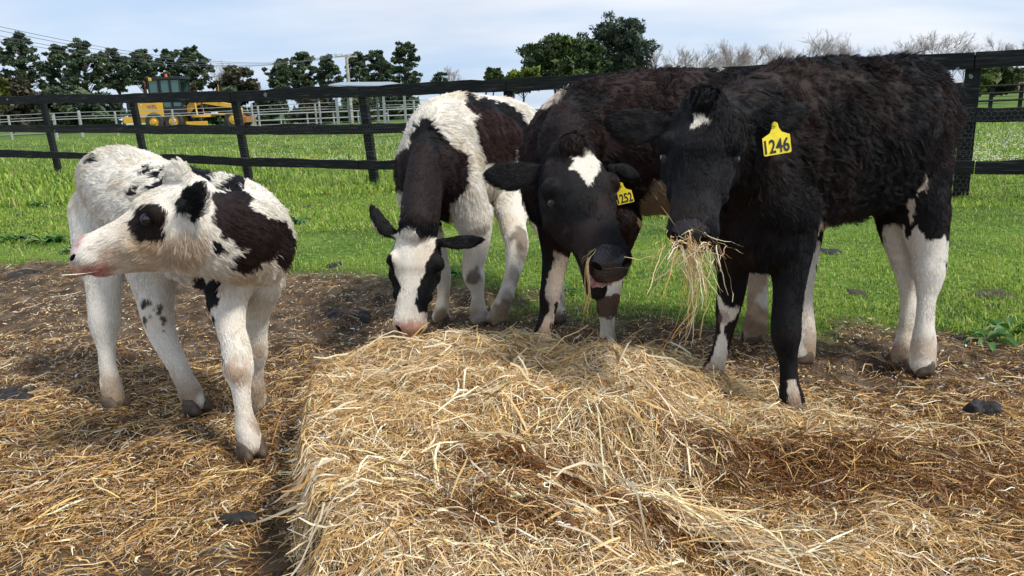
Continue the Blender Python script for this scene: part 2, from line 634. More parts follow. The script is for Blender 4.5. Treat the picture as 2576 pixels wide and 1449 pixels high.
# ------------------------------------------------------------------ grass
def build_grass():
    m = mat('grass_blades', (.1, .2, .03), .5, attr='tint', trans=.40, spec=.3)
    parts = []

    def band(n, y0, y1, hgt, wd, bias=1.0, tone=0):
        u = rng.random(n)
        y = 1 / (1 / y0 + u * (1 / y1 - 1 / y0)) if bias else rng.uniform(y0, y1, n)
        x = rng.uniform(-1, 1, n) * (y * .92 + .5)
        clump = noise2(x, y, 2.6, 41)
        fine = noise2(x, y, 14, 43)
        ga = grass_amount(x, y)
        keep = rng.random(n) < sm(.3, .9, ga) * (.35 + .65 * sm(.25, .5, fine))
        x, y, clump, fine = x[keep], y[keep], clump[keep], fine[keep]
        n = len(x)
        h = hgt * np.exp(rng.normal(0, .35, n)) * (.55 + .9 * clump)
        ang = rng.uniform(0, 2 * math.pi, n)
        lean = np.abs(rng.normal(0, .65, n)) + .1
        base = np.stack([x, y, terrain(x, y) - .003], -1)
        d = np.stack([np.cos(ang), np.sin(ang), np.zeros(n)], -1)
        sidev = np.stack([-np.sin(ang + rng.normal(0, .8, n)), np.cos(ang), np.zeros(n)], -1)
        wv = (wd * np.exp(rng.normal(0, .3, n)))[:, None] * nz(sidev)
        up = np.array([0, 0, 1.])
        mid = base + up * (h * .6)[:, None] + d * (h * lean * .35)[:, None]
        tip = base + up * (h * (1 - .35 * np.minimum(lean, 1.4)))[:, None] + d * (h * lean)[:, None]
        V = np.stack([base - wv * .5, base + wv * .5, mid + wv * .42, mid - wv * .42, tip], 1).reshape(-1, 3)
        b = np.arange(n)[:, None] * 5
        F = np.concatenate([b + np.array([[0, 1, 2]]), b + np.array([[0, 2, 3]]), b + np.array([[3, 2, 4]])])
        pal = np.array([[.20, .33, .038], [.31, .46, .062], [.43, .54, .095], [.095, .17, .028], [.56, .54, .18], [.60, .48, .24]])
        tone_n = noise2(x, y, .8, 47)
        wts = np.stack([3 + 0 * x, 3 + 2 * tone_n, 1.6 + 3 * tone_n, 2.2 * (1.3 - clump), .8 + 1.0 * fine, .25 + 0 * x], 1)
        cw = np.cumsum(wts / wts.sum(1, keepdims=True), 1)
        c = pal[(rng.random((n, 1)) > cw).sum(1).clip(0, 5)] * np.exp(rng.normal(0, .15, (n, 1)))
        parts.append((V, F, np.repeat(c, 5, 0)))
    band(300000, 2.4, 6.5, .022, .0042)
    band(220000, 6.5, 12, .030, .008)
    band(110000, 9.5, 40, .09, .018)
    V, F, C = join_parts(parts)
    obj('grass', np_mesh('grass', V, F, m, C), None, 'short green turf grass of the paddock', 'grass', None, 'stuff')
    # white and yellow flowers in the long grass beyond the fence
    n = 5200
    q = rng.random(n)
    px = np.where(q < .55, rng.uniform(560, 1040, n), np.where(q < .85, rng.uniform(2380, 2576, n), rng.uniform(0, 1000, n)))
    py = np.where(q < .55, 420 - 78 * rng.random(n), np.where(q < .85, 300 + 130 * rng.random(n), 345 + 70 * rng.random(n)))
    pts = np.array([G(a, b, .10) for a, b in zip(px, py)])
    pts = pts[(pts[:, 1] > 8.0) & (pts[:, 1] < 45)]
    pts = pts[noise2(pts[:, 0], pts[:, 1], .9, 51) > .42]
    pts[:, 2] = terrain(pts[:, 0], pts[:, 1]) + rng.uniform(.07, .15, len(pts))
    s = rng.uniform(.007, .016, len(pts))[:, None]
    o = np.array([[1, 0, 0], [-.5, .87, 0], [-.5, -.87, 0], [0, 0, .8], [0, 0, -.8]])
    V = (pts[:, None] + o[None] * s[:, None]).reshape(-1, 3)
    b = np.arange(len(pts))[:, None] * 5
    F = np.concatenate([b + np.array([[i, j, k]]) for i, j, k in ((0, 1, 3), (1, 2, 3), (2, 0, 3), (1, 0, 4), (2, 1, 4), (0, 2, 4))])
    yel = rng.random(len(pts)) < np.where(pts[:, 0] < -4, .5, .12)
    c = np.where(yel[:, None], [[.75, .58, .03]], [[.80, .80, .66]])
    obj('wildflowers', np_mesh('wildflowers', V, F, mat('flower_petals', (.8, .8, .7), .7, attr='tint'), np.repeat(c, 5, 0)), None,
        'white and yellow flowers scattered in the grass beyond the fence', 'flowers', None, 'stuff')


build_grass()


# ------------------------------------------------------------------ calves
def catmull(A, sub):
    A = np.asarray(A, float)
    n = len(A)
    P = np.vstack([2 * A[0] - A[1], A, 2 * A[-1] - A[-2]])
    out = []
    for i in range(n - 1):
        p0, p1, p2, p3 = P[i:i + 4]
        for s in np.linspace(0, 1, sub, endpoint=False):
            out.append(.5 * (2 * p1 + (p2 - p0) * s + (2 * p0 - 5 * p1 + 4 * p2 - p3) * s * s + (3 * p1 - p0 - 3 * p2 + p3) * s ** 3))
    out.append(A[-1])
    return np.array(out)


def loft(nodes, ref, n=20, sub=5, power=2.0):
    """nodes (k,5): x y z a b -> closed tube; a across, b along ref. returns verts, faces, samples"""
    Q = catmull(nodes, sub)
    P, a, b = Q[:, :3], np.maximum(Q[:, 3], .004), np.maximum(Q[:, 4], .004)
    T = nz(np.gradient(P, axis=0))
    ref = np.asarray(ref, float)
    Bx = nz(ref - (T @ ref)[:, None] * T)
    Ax = np.cross(T, Bx)
    rings = []
    cap = [(-.95, .30), (-.75, .66), (-.4, .92)]
    for o, k in cap:
        rings.append((P[0] + T[0] * o * min(a[0], b[0]), a[0] * k, b[0] * k, Ax[0], Bx[0]))
    for i in range(len(P)):
        rings.append((P[i], a[i], b[i], Ax[i], Bx[i]))
    for o, k in cap[::-1]:
        rings.append((P[-1] - T[-1] * o * min(a[-1], b[-1]), a[-1] * k, b[-1] * k, Ax[-1], Bx[-1]))
    V, F = [], []
    th = np.arange(n) * 2 * math.pi / n
    c, s = np.cos(th), np.sin(th)
    c = np.sign(c) * np.abs(c) ** (2 / power)
    s = np.sign(s) * np.abs(s) ** (2 / power)
    for p, ra, rb, ax, bx in rings:
        V.append(p + ra * c[:, None] * ax + rb * s[:, None] * bx)
    V = np.concatenate(V)
    m = len(rings)
    for i in range(m - 1):
        for j in range(n):
            F.append((i * n + j, i * n + (j + 1) % n, (i + 1) * n + (j + 1) % n, (i + 1) * n + j))
    F.append(tuple(range(n - 1, -1, -1)))
    F.append(tuple(range((m - 1) * n, m * n)))
    return V, F, (P, T, (a + b) / 2)


def inside(poly, p):
    x, y = p[:, 0], p[:, 1]
    r = np.zeros(len(p), bool)
    n = len(poly)
    for i in range(n):
        x0, y0 = poly[i]; x1, y1 = poly[(i + 1) % n]
        if y0 == y1:
            continue
        c = ((y0 > y) != (y1 > y)) & (x < (x1 - x0) * (y - y0) / (y1 - y0) + x0)
        r ^= c
    return r


class Patch:
    """a marking: an outline on a plane standing at that distance in the animal's coat, applied to the hide near that plane"""

    def __init__(s, col, poly, d, tol=.16, rough=.012):
        P = np.array([W(x, y, d) for x, y in poly])
        s.c = P.mean(0)
        s.n = nz(CAM - s.c)
        s.u = nz(np.cross([0, 0, 1], s.n))
        s.v = np.cross(s.n, s.u)
        s.poly = np.stack([(P - s.c) @ s.u, (P - s.c) @ s.v], 1)
        s.col, s.tol, s.rough = np.array(col), tol, rough

    def mask(s, P):
        q = P - s.c
        j = np.stack([noise3(P, 28, 1) + .7 * noise3(P, 70, 6) - .85, noise3(P, 28, 50) + .7 * noise3(P, 70, 60) - .85], 1) * s.rough * 2
        p2 = np.stack([q @ s.u, q @ s.v], 1) + j
        return inside(s.poly, p2) & (np.abs(q @ s.n) < s.tol)


WHITE = (.88, .805, .69)
BLACK = (.0042, .0040, .0048)
DARK = (.020, .0100, .0085)
RUSTY = (.032, .0115, .0085)
PINK = (.66, .30, .26)
TAN = (.42, .25, .12)
MUDDY = (.13, .085, .05)


def hide_mat(name):
    return mat(name, (.5, .5, .5), .75, attr='tint', spec=.25)


def coat_mat(name, rough=.45, spec=.5):
    m = mat(name, (.5, .5, .5), rough, attr='coat_colour', spec=spec)
    return m


M_HIDE = hide_mat('calf_hide')
M_COAT = coat_mat('calf_hair', .48, .24)
M_HOOF = mat('hoof_horn', (.085, .058, .038), .7, noise=(40, .5), bump=(60, .4, .004))
M_EYE = mat('eye_ball', (.008, .006, .006), .06, coat=1.0)
M_LID = mat('eyelid_skin', (.012, .010, .010), .5)
M_NOSE_BLACK = mat('wet_nose_black', (.0075, .0075, .0085), .30, bump=(160, .8, .004), coat=.2)
M_NOSE = mat('wet_nose', (.5, .5, .5), .34, attr='tint', bump=(150, .8, .004), coat=.25, noise=(80, .35))
M_NOSTRIL = mat('nostril_hollow', (.0015, .0012, .0012), .7, spec=.1)
M_NOSE_PINK = mat('wet_nose_pink', (.50, .23, .20), .45, noise=(70, .6), bump=(160, .6, .003), coat=.1)
M_TAG = mat('ear_tag_plastic', (.85, .68, .02), .45, noise=(30, .2))
M_INK = mat('tag_ink', (.012, .012, .012), .6)


class Calf:
    def __init__(s, loc, label, seed):
        s.root = empty('calf', loc, label, 'calf', 'calves feeding at the hay')
        s.V, s.F, s.nv = [], [], 0
        s.samp = []          # (pos, flow, radius, hair length, lift, curl, density)
        s.patches = []
        s.spots = []         # (centre, radius, colour, strength)
        s.bare = []
        s.late = []
        s.nose = []
        s.rng = np.random.default_rng(seed)

    def chain(s, pts, ref, hair=(.02, .35, .2, 1.0), flow=1.0, grav=.0, power=2.0, sub=5, radius=None):
        """pts: (px, py, distance, a, b) or 3-D arrays of 5"""
        nodes = np.array([np.concatenate([W(*p[:3]), p[3:5]]) if not isinstance(p, np.ndarray) else p for p in pts])
        V, F, (P, T, r) = loft(nodes, ref, sub=sub, power=power)
        s.V.append(V)
        s.F += [tuple(i + s.nv for i in f) for f in F]
        s.nv += len(V)
        fl = nz(T * flow + np.array([0, 0, -grav]))
        for i in range(0, len(P), 2):
            s.samp.append((P[i], fl[i], r[i], *hair))
        return P, T

    def ball(s, c, r, hair=None):
        n = 10
        V, F = [], []
        for i in range(1, n):
            for j in range(12):
                t, p = math.pi * i / n, 2 * math.pi * j / 12
                V.append(c + np.array([math.sin(t) * math.cos(p), math.sin(t) * math.sin(p), math.cos(t)]) * r)
        for i in range(n - 2):
            for j in range(12):
                F.append((i * 12 + j, i * 12 + (j + 1) % 12, (i + 1) * 12 + (j + 1) % 12, (i + 1) * 12 + j))
        F.append(tuple(range(12))[::-1]); F.append(tuple(range((n - 2) * 12, (n - 1) * 12)))
        s.V.append(np.array(V))
        s.F += [tuple(i + s.nv for i in f) for f in F]
        s.nv += len(V)

    def leg(s, pts, heading, hair=(.0085, .14, .10, 1.0), hoof=True, hoof_dir=None, hs=1.0):
        pts = [p[:3] + tuple(r * min(1.0, (r / .044) ** .45) if r < .06 else r for r in p[3:]) for p in pts]
        s.chain(pts, heading, hair, 1.0)
        if hoof:
            x, y, d = pts[-1][:3]
            s.hoof(W(x, y, d), heading if hoof_dir is None else hoof_dir, hs)

    def hoof(s, p, heading, hs):
        h = nz(np.array([heading[0], heading[1], 0]))
        l = np.array([-h[1], h[0], 0])
        mb = MB()
        for sd in (-1, 1):
            rings = []
            for z, f0, f1, wd in ((0, -.028, .052, .021), (.018, -.028, .046, .021), (.038, -.026, .030, .020), (.052, -.02, .018, .016)):
                ring = []
                for k in range(12):
                    a = 2 * math.pi * k / 12
                    u = (f0 + f1) / 2 + (f1 - f0) / 2 * math.cos(a)
                    v = wd * math.sin(a) * (1 - .25 * math.cos(a))
                    ring.append(np.array([p[0], p[1], 0]) + hs * (h * u + l * (sd * .0225 + v)) + np.array([0, 0, max(p[2] - .012, 0.0) + (z - .02) * hs]))
                rings.append(ring)
            v = [q for r in rings for q in r]
            f = [(i * 12 + k, i * 12 + (k + 1) % 12, (i + 1) * 12 + (k + 1) % 12, (i + 1) * 12 + k) for i in range(3) for k in range(12)]
            f += [tuple(range(11, -1, -1)), tuple(range(36, 48))]
            mb.add(v, f)
        mb.build('hoof', M_HOOF, s.root, smooth=True)

    HEAD = [(.00, .02, -.26, .165), (.08, .045, -.34, .215), (.20, .05, -.44, .25), (.34, .03, -.50, .262), (.46, .0, -.48, .235),
            (.58, -.02, -.42, .19), (.70, -.035, -.345, .162), (.82, -.04, -.295, .155), (.90, -.045, -.275, .165), (.96, -.07, -.27, .158), (1.0, -.115, -.26, .125)]

    def head(s, poll, nose, normal, hair=(.0075, .15, .15, 1.4), wk=1.0, dk=1.0, jaw=0.0, eye_o=-.135, pad=1.0, nose_mat=None, eye_r=.050, eyes=(1, -1), poll_hair=.03):
        P, Q = np.asarray(poll), np.asarray(nose)
        L = np.linalg.norm(Q - P)
        m = nz(Q - P)
        n = nz(np.asarray(normal) - np.dot(normal, m) * m)
        sd = np.cross(m, n)
        s.hf = (P, m, n, sd, L)

        def at(t, o, w=0):
            return P + L * (t * m + o * dk * n + w * wk * sd)
        s.at = at
        nodes = np.array([np.concatenate([at(t, (a + b) / 2), [w * wk * L, (a - b) / 2 * dk * L]]) for t, a, b, w in s.HEAD])
        s.chain(list(nodes), n, hair, 1.0, power=2.5, sub=3)
        # lower jaw
        j = jaw
        lj = [(.40, -.42, .13, .07), (.60, -.37 - .1 * j, .105, .055), (.78, -.315 - .45 * j, .085, .042), (.90, -.29 - .75 * j, .085, .034), (.945, -.28 - .85 * j, .06, .026)]
        s.chain([np.concatenate([at(t, o), [w * wk * L, b * dk * L]]) for t, o, w, b in lj], n, hair, 1.0, power=2.3, sub=3)
        # brow ridges, cheek muscles, lips
        for q in (-1, 1):
            s.ball(at(.31, -.085, .20 * q), .088 * L)
            s.ball(at(.62, -.20, .13 * q), .075 * L)
            s.ball(at(.40, -.30, .165 * q), .105 * L)
            s.ball(at(.925, -.15, .10 * q), .072 * L)
        s.ball(at(.03, .03), .10 * L)
        # forelock
        for q in (-.12, 0, .12):
            s.samp.append((at(.03, .08, q), nz(m * .6 + n * .5 + sd * q), .09 * L, poll_hair, .5, .55, 1.3))
        for q in eyes:
            e = at(.385, eye_o, .215 * q)
            s.eye(e, nz(sd * q * .9 + n * .38 + m * .05), m, n, eye_r * L)
        nm = nose_mat or M_NOSE_BLACK
        if nose_mat is not None:
            for q in (-1, 1):
                for k in np.linspace(0, 1, 16):
                    s.spots.append((at(.97 - .22 * k, -.25 - .045 * k ** .7, q * (.11 + .055 * k)), .0065, (.20, .10, .085), .9))
        # moist end of the muzzle, nostrils at its upper corners
        s.nose.append((at(.985, -.13), .145 * L * pad, nose_mat is not None, [at(.985, -.115, q * .092) for q in (-1, 1)], m, n, sd, L))

    def eye(s, c, out, m, n, r):
        def sphere(rad, cen, keep=None, squash=1.0):
            me_v, me_f = [], []
            for i in range(13):
                for j in range(24):
                    t, p = math.pi * i / 12, 2 * math.pi * j / 24
                    me_v.append(cen + rad * (math.cos(t) * out + math.sin(t) * (math.cos(p) * a + math.sin(p) * b * squash)))
            for i in range(12):
                for j in range(24):
                    if keep is None or keep(math.pi * (i + .5) / 12, 2 * math.pi * (j + .5) / 24):
                        me_f.append((i * 24 + j, i * 24 + (j + 1) % 24, (i + 1) * 24 + (j + 1) % 24, (i + 1) * 24 + j))
            return me_v, me_f
        a = nz(m - np.dot(m, out) * out)
        b = np.cross(out, a)
        if np.dot(b, n) < 0:
            b = -b
        mb = MB()
        mb.add(*sphere(r, c))
        e = mb.build('eye', M_EYE, s.root, smooth=True)
        mb = MB()
        mb.add(*sphere(r * 1.10, c - out * r * .05, lambda t, p: (t > .55 and math.sin(p) > -.1) or (t > .85)))
        mb.build('eyelid', M_LID, e, smooth=True)
        s.bare.append((c + out * r * .4, r * .95))
        s.spots.append((c + out * r * .3, r * 1.8, BLACK, 1.0))

    def ear(s, base, mid, tip, face, wd=.052, hair=(.012, .22, .2, 1.5), th=.011, col=None):
        base, mid, tip = (np.asarray(p) for p in (base, mid, tip))
        c = catmull(np.array([base, mid, tip]), 3)
        ws = np.interp(np.linspace(0, 1, len(c)), [0, .25, .55, .8, 1], [.45, .85, 1.0, .82, .38]) * wd
        s.chain([np.concatenate([p, [w_, th + .006 * (i == 0)]]) for i, (p, w_) in enumerate(zip(c, ws))], face, hair, 1.0, sub=3)
        if col is not None:
            s.late += [(p, wd * 1.25, col, .95) for p in c]

    def finish(s, base, nhair, voxel=.0072, smooth=6, tint=.25, brown=None, hair_r=.00055, clump=(.00016, .75)):
        V = np.concatenate(s.V)
        me = bpy.data.meshes.new('body')
        me.from_pydata(V.tolist(), [], s.F)
        me.update()
        o = bpy.data.objects.new('body', me)
        COL.objects.link(o)
        rm = o.modifiers.new('r', 'REMESH')
        rm.mode = 'VOXEL'
        rm.voxel_size = voxel
        rm.adaptivity = 0
        sm_ = o.modifiers.new('s', 'SMOOTH')
        sm_.factor = .5
        sm_.iterations = smooth
        dg = bpy.context.evaluated_depsgraph_get()
        me2 = bpy.data.meshes.new_from_object(o.evaluated_get(dg))
        bpy.data.objects.remove(o)
        bpy.data.meshes.remove(me)
        me2.name = 'body'
        nV = len(me2.vertices)
        co = np.empty(nV * 3, np.float32); me2.vertices.foreach_get('co', co); co = co.reshape(-1, 3).astype(float)
        no = np.empty(nV * 3, np.float32); me2.vertices.foreach_get('normal', no); no = no.reshape(-1, 3).astype(float)
        # hair attributes at the vertices, from the nearest bones
        SP = np.array([q[0] for q in s.samp]); SF = np.array([q[1] for q in s.samp]); SR = np.array([q[2] for q in s.samp])
        SA = np.array([q[3:7] for q in s.samp])
        att = np.empty((nV, 4)); flow = np.empty((nV, 3))
        for i in range(0, nV, 8000):
            d = np.linalg.norm(co[i:i + 8000, None] - SP[None], axis=2) / (SR[None] + .012)
            wt = np.exp(-4.0 * (d - d.min(1, keepdims=True)))
            wt /= wt.sum(1, keepdims=True)
            att[i:i + 8000] = wt @ SA
            flow[i:i + 8000] = wt @ SF
        bare = np.zeros(nV)
        for q_ in s.nose:
            s.bare.append((q_[0], q_[1] * .95))
            if q_[2]:
                s.spots.append((q_[0], q_[1] * 1.15, PINK, .9))
        for c, r in s.bare:
            bare = np.maximum(bare, 1 - sm(.8, 1.1, np.linalg.norm(co - c, axis=1) / r))
        me2.loop_triangles and None
        me2.calc_loop_triangles()
        nt_ = len(me2.loop_triangles)
        tri = np.empty(nt_ * 3, np.int32); me2.loop_triangles.foreach_get('vertices', tri); tri = tri.reshape(-1, 3)

        def colour(P, Nn, skin=False):
            c = np.tile(np.array(base, float), (len(P), 1))
            if brown is not None:
                k = sm(.42, .66, noise3(P, 5.5, 17) * .7 + noise3(P, 14, 71) * .3)[:, None]
                c = c * (1 - k) + np.array(brown) * k
            for p in s.patches:
                mk = p.mask(P)
                c[mk] = p.col
            for cen, r, col, st in s.spots + s.late:
                dd = np.linalg.norm(P - cen, axis=1) / r + (noise3(P, 45, 3) - .5) * .6 + (noise3(P, 18, 29) - .5) * .8
                k = st * (1 - sm(.55, 1.15, dd))
                if max(col) > .25:
                    k = k * (c.mean(1) > .25)
                k = k[:, None]
                c = c * (1 - k) + np.array(col) * k
            # grime: yellowish in long white coat, mud on the lower legs
            z = P[:, 2]
            lum = c.mean(1)
            k = (.55 * sm(.5, .75, noise3(P, 9, 33)) * tint * (lum > .3))[:, None]
            c = c * (1 - k) + np.array([.60, .43, .24]) * k
            k = (.85 * sm(.20, .05, z) * sm(.22, .60, noise3(P, 20, 8)) * (lum > .1))[:, None]
            c = c * (1 - k) + np.array([.30, .19, .105]) * k
            return np.clip(c, 0, .9)
        cc = colour(co, no) * .8
        a = me2.color_attributes.new('tint', 'FLOAT_COLOR', 'POINT')
        c4 = np.ones((nV, 4), np.float32); c4[:, :3] = cc
        a.data.foreach_set('color', c4.ravel())
        me2.materials.clear(); me2.materials.append(M_HIDE); me2.materials.append(M_NOSE)
        fc = co[tri].mean(1)
        wet = np.zeros(len(me2.polygons), np.int32)
        pc = np.empty(len(me2.polygons) * 3, np.float32); me2.polygons.foreach_get('center', pc); pc = pc.reshape(-1, 3)
        for cen, r, pk, holes, m_, n_, sd_, L_ in s.nose:
            wet[np.linalg.norm(pc - cen, axis=1) / r + (noise3(pc, 60, 2) - .5) * .25 < .88] = 1
        me2.polygons.foreach_set('material_index', wet)
        for p in me2.polygons:
            p.use_smooth = True
        obj('body', me2, s.root)
        for cen, r, pk, holes, m_, n_, sd_, L_ in s.nose:
            for hpt in holes:
                i = int(np.argmin(np.linalg.norm(co - hpt, axis=1)))
                o_ = no[i]
                t1 = nz(sd_ * np.sign(np.dot(hpt - cen, sd_)) * .8 + n_ * .6 - np.dot(sd_ * np.sign(np.dot(hpt - cen, sd_)) * .8 + n_ * .6, o_) * o_)
                t2 = np.cross(o_, t1)
                mb = MB()
                v, f = [], []
                for a_ in range(9):
                    for b_ in range(16):
                        t, p = math.pi * a_ / 8, 2 * math.pi * b_ / 16
                        bend = .35 * math.sin(t) * math.cos(p)
                        v.append(co[i] - o_ * .002 + L_ * (o_ * .010 * math.cos(t) + t1 * .042 * math.sin(t) * math.cos(p) + t2 * (.021 * math.sin(t) * math.sin(p) + .02 * bend ** 2)))
                for a_ in range(8):
                    for b_ in range(16):
                        f.append((a_ * 16 + b_, a_ * 16 + (b_ + 1) % 16, (a_ + 1) * 16 + (b_ + 1) % 16, (a_ + 1) * 16 + b_))
                mb.add(v, f)
                mb.build('nostril', M_NOSTRIL, s.root, smooth=True)
        # ---- coat
        r_ = s.rng
        A, B, Cc = co[tri[:, 0]], co[tri[:, 1]], co[tri[:, 2]]
        area = np.linalg.norm(np.cross(B - A, Cc - A), axis=1) * .5
        den = att[tri].mean(1)[:, 3] * (1 - bare[tri].mean(1))
        wgt = area * den
        cum = np.cumsum(wgt); cum /= cum[-1]
        ti = np.searchsorted(cum, r_.random(nhair)).clip(0, nt_ - 1)
        u, v = r_.random(nhair), r_.random(nhair)
        fl = u + v > 1
        u[fl], v[fl] = 1 - u[fl], 1 - v[fl]
        bw = np.stack([1 - u - v, u, v], 1)
        tv = tri[ti]
        root = (co[tv] * bw[..., None]).sum(1)
        nn = nz((no[tv] * bw[..., None]).sum(1))
        fw = (flow[tv] * bw[..., None]).sum(1)
        aa = (att[tv] * bw[..., None]).sum(1)
        fw = nz(fw - (fw * nn).sum(1, keepdims=True) * nn)
        ln = aa[:, 0] * np.exp(r_.normal(0, .22, nhair)); lift = aa[:, 1]; curl = aa[:, 2]
        # wandering of the nap
        wv = np.stack([noise3(root, 12, 5) - .5, noise3(root, 12, 25) - .5, noise3(root, 12, 45) - .5], 1)
        wv2 = np.stack([noise3(root, 45, 5) - .5, noise3(root, 45, 25) - .5, noise3(root, 45, 45) - .5], 1)
        d = nz(nn * lift[:, None] + fw * (1 - lift)[:, None] + (wv * 1.6 + wv2 * 1.2) * (.25 + curl)[:, None] + r_.normal(0, .12, (nhair, 3)))
        dn = (d * nn).sum(1, keepdims=True)
        d = nz(d + nn * np.maximum(.12 - dn, 0))
        K = 6
        t = np.linspace(0, 1, K)[None, :, None]
        lnb = ln[:, None, None]
        side = np.cross(nn, fw)
        ph = noise3(root, 30, 77)[:, None] * 12.0
        amp = (curl * ln * .30)[:, None, None]
        cv = amp * (np.sin(ph + 4.5 * t[:, :, 0])[:, :, None] - np.sin(ph)[:, :, None]) * side[:, None] \
            + amp * .8 * (np.cos(ph * 1.3 + 4.0 * t[:, :, 0])[:, :, None] - np.cos(ph * 1.3)[:, :, None]) * nn[:, None]
        Pn = root[:, None] + lnb * (d[:, None] * t + (fw * .35 - nn * .22 + np.array([0, 0, -.16]))[:, None] * t * t) + cv * t
        # locks
        nc = max(int(area.sum() / clump[0]), 10)
        ci = r_.choice(nhair, min(nc, nhair), replace=False)
        kd = kdtree.KDTree(len(ci))
        for i, q in enumerate(ci):
            kd.insert(root[q], i)
        kd.balance()
        near = ci[np.fromiter((kd.find(p)[1] for p in root), int, nhair)]
        st = (clump[1] * sm(.008, .022, ln))[:, None, None]
        tgt = Pn[near]
        Pn = Pn + (tgt - Pn) * st * t ** 1.3
        cl = colour(root, nn) * np.exp(r_.normal(0, .16, (nhair, 1)) + (noise3(root, 60, 13)[:, None] - .5) * .3)
        hc = bpy.data.hair_curves.new('coat')
        hc.add_curves([K] * nhair)
        hc.attributes['position'].data.foreach_set('vector', Pn.astype(np.float32).ravel())
        rad = np.tile(np.linspace(1, .35, K)[None] * hair_r, (nhair, 1)).astype(np.float32)
        ra = hc.attributes.get('radius') or hc.attributes.new('radius', 'FLOAT', 'POINT')
        ra.data.foreach_set('value', rad.ravel())
        ca = hc.attributes.new('coat_colour', 'FLOAT_COLOR', 'CURVE')
        c4 = np.ones((nhair, 4), np.float32); c4[:, :3] = cl.clip(0, .92)
        ca.data.foreach_set('color', c4.ravel())
        hc.materials.append(M_COAT)
        obj('coat', hc, s.root)


def zmap(ox, oy, k):
    return lambda pts: [((ox + k * x) / 1.5652, (oy + k * y) / 1.5652) for x, y in pts]


z4 = zmap(200, 500, .4831)
z5 = zmap(200, 1000, .5867)
z6 = zmap(1400, 300, .759)
z7 = zmap(1850, 500, .6559)
z8 = zmap(2400, 200, .6211)
z9 = zmap(2500, 900, .5865)
UPV = (0, 0, 1)


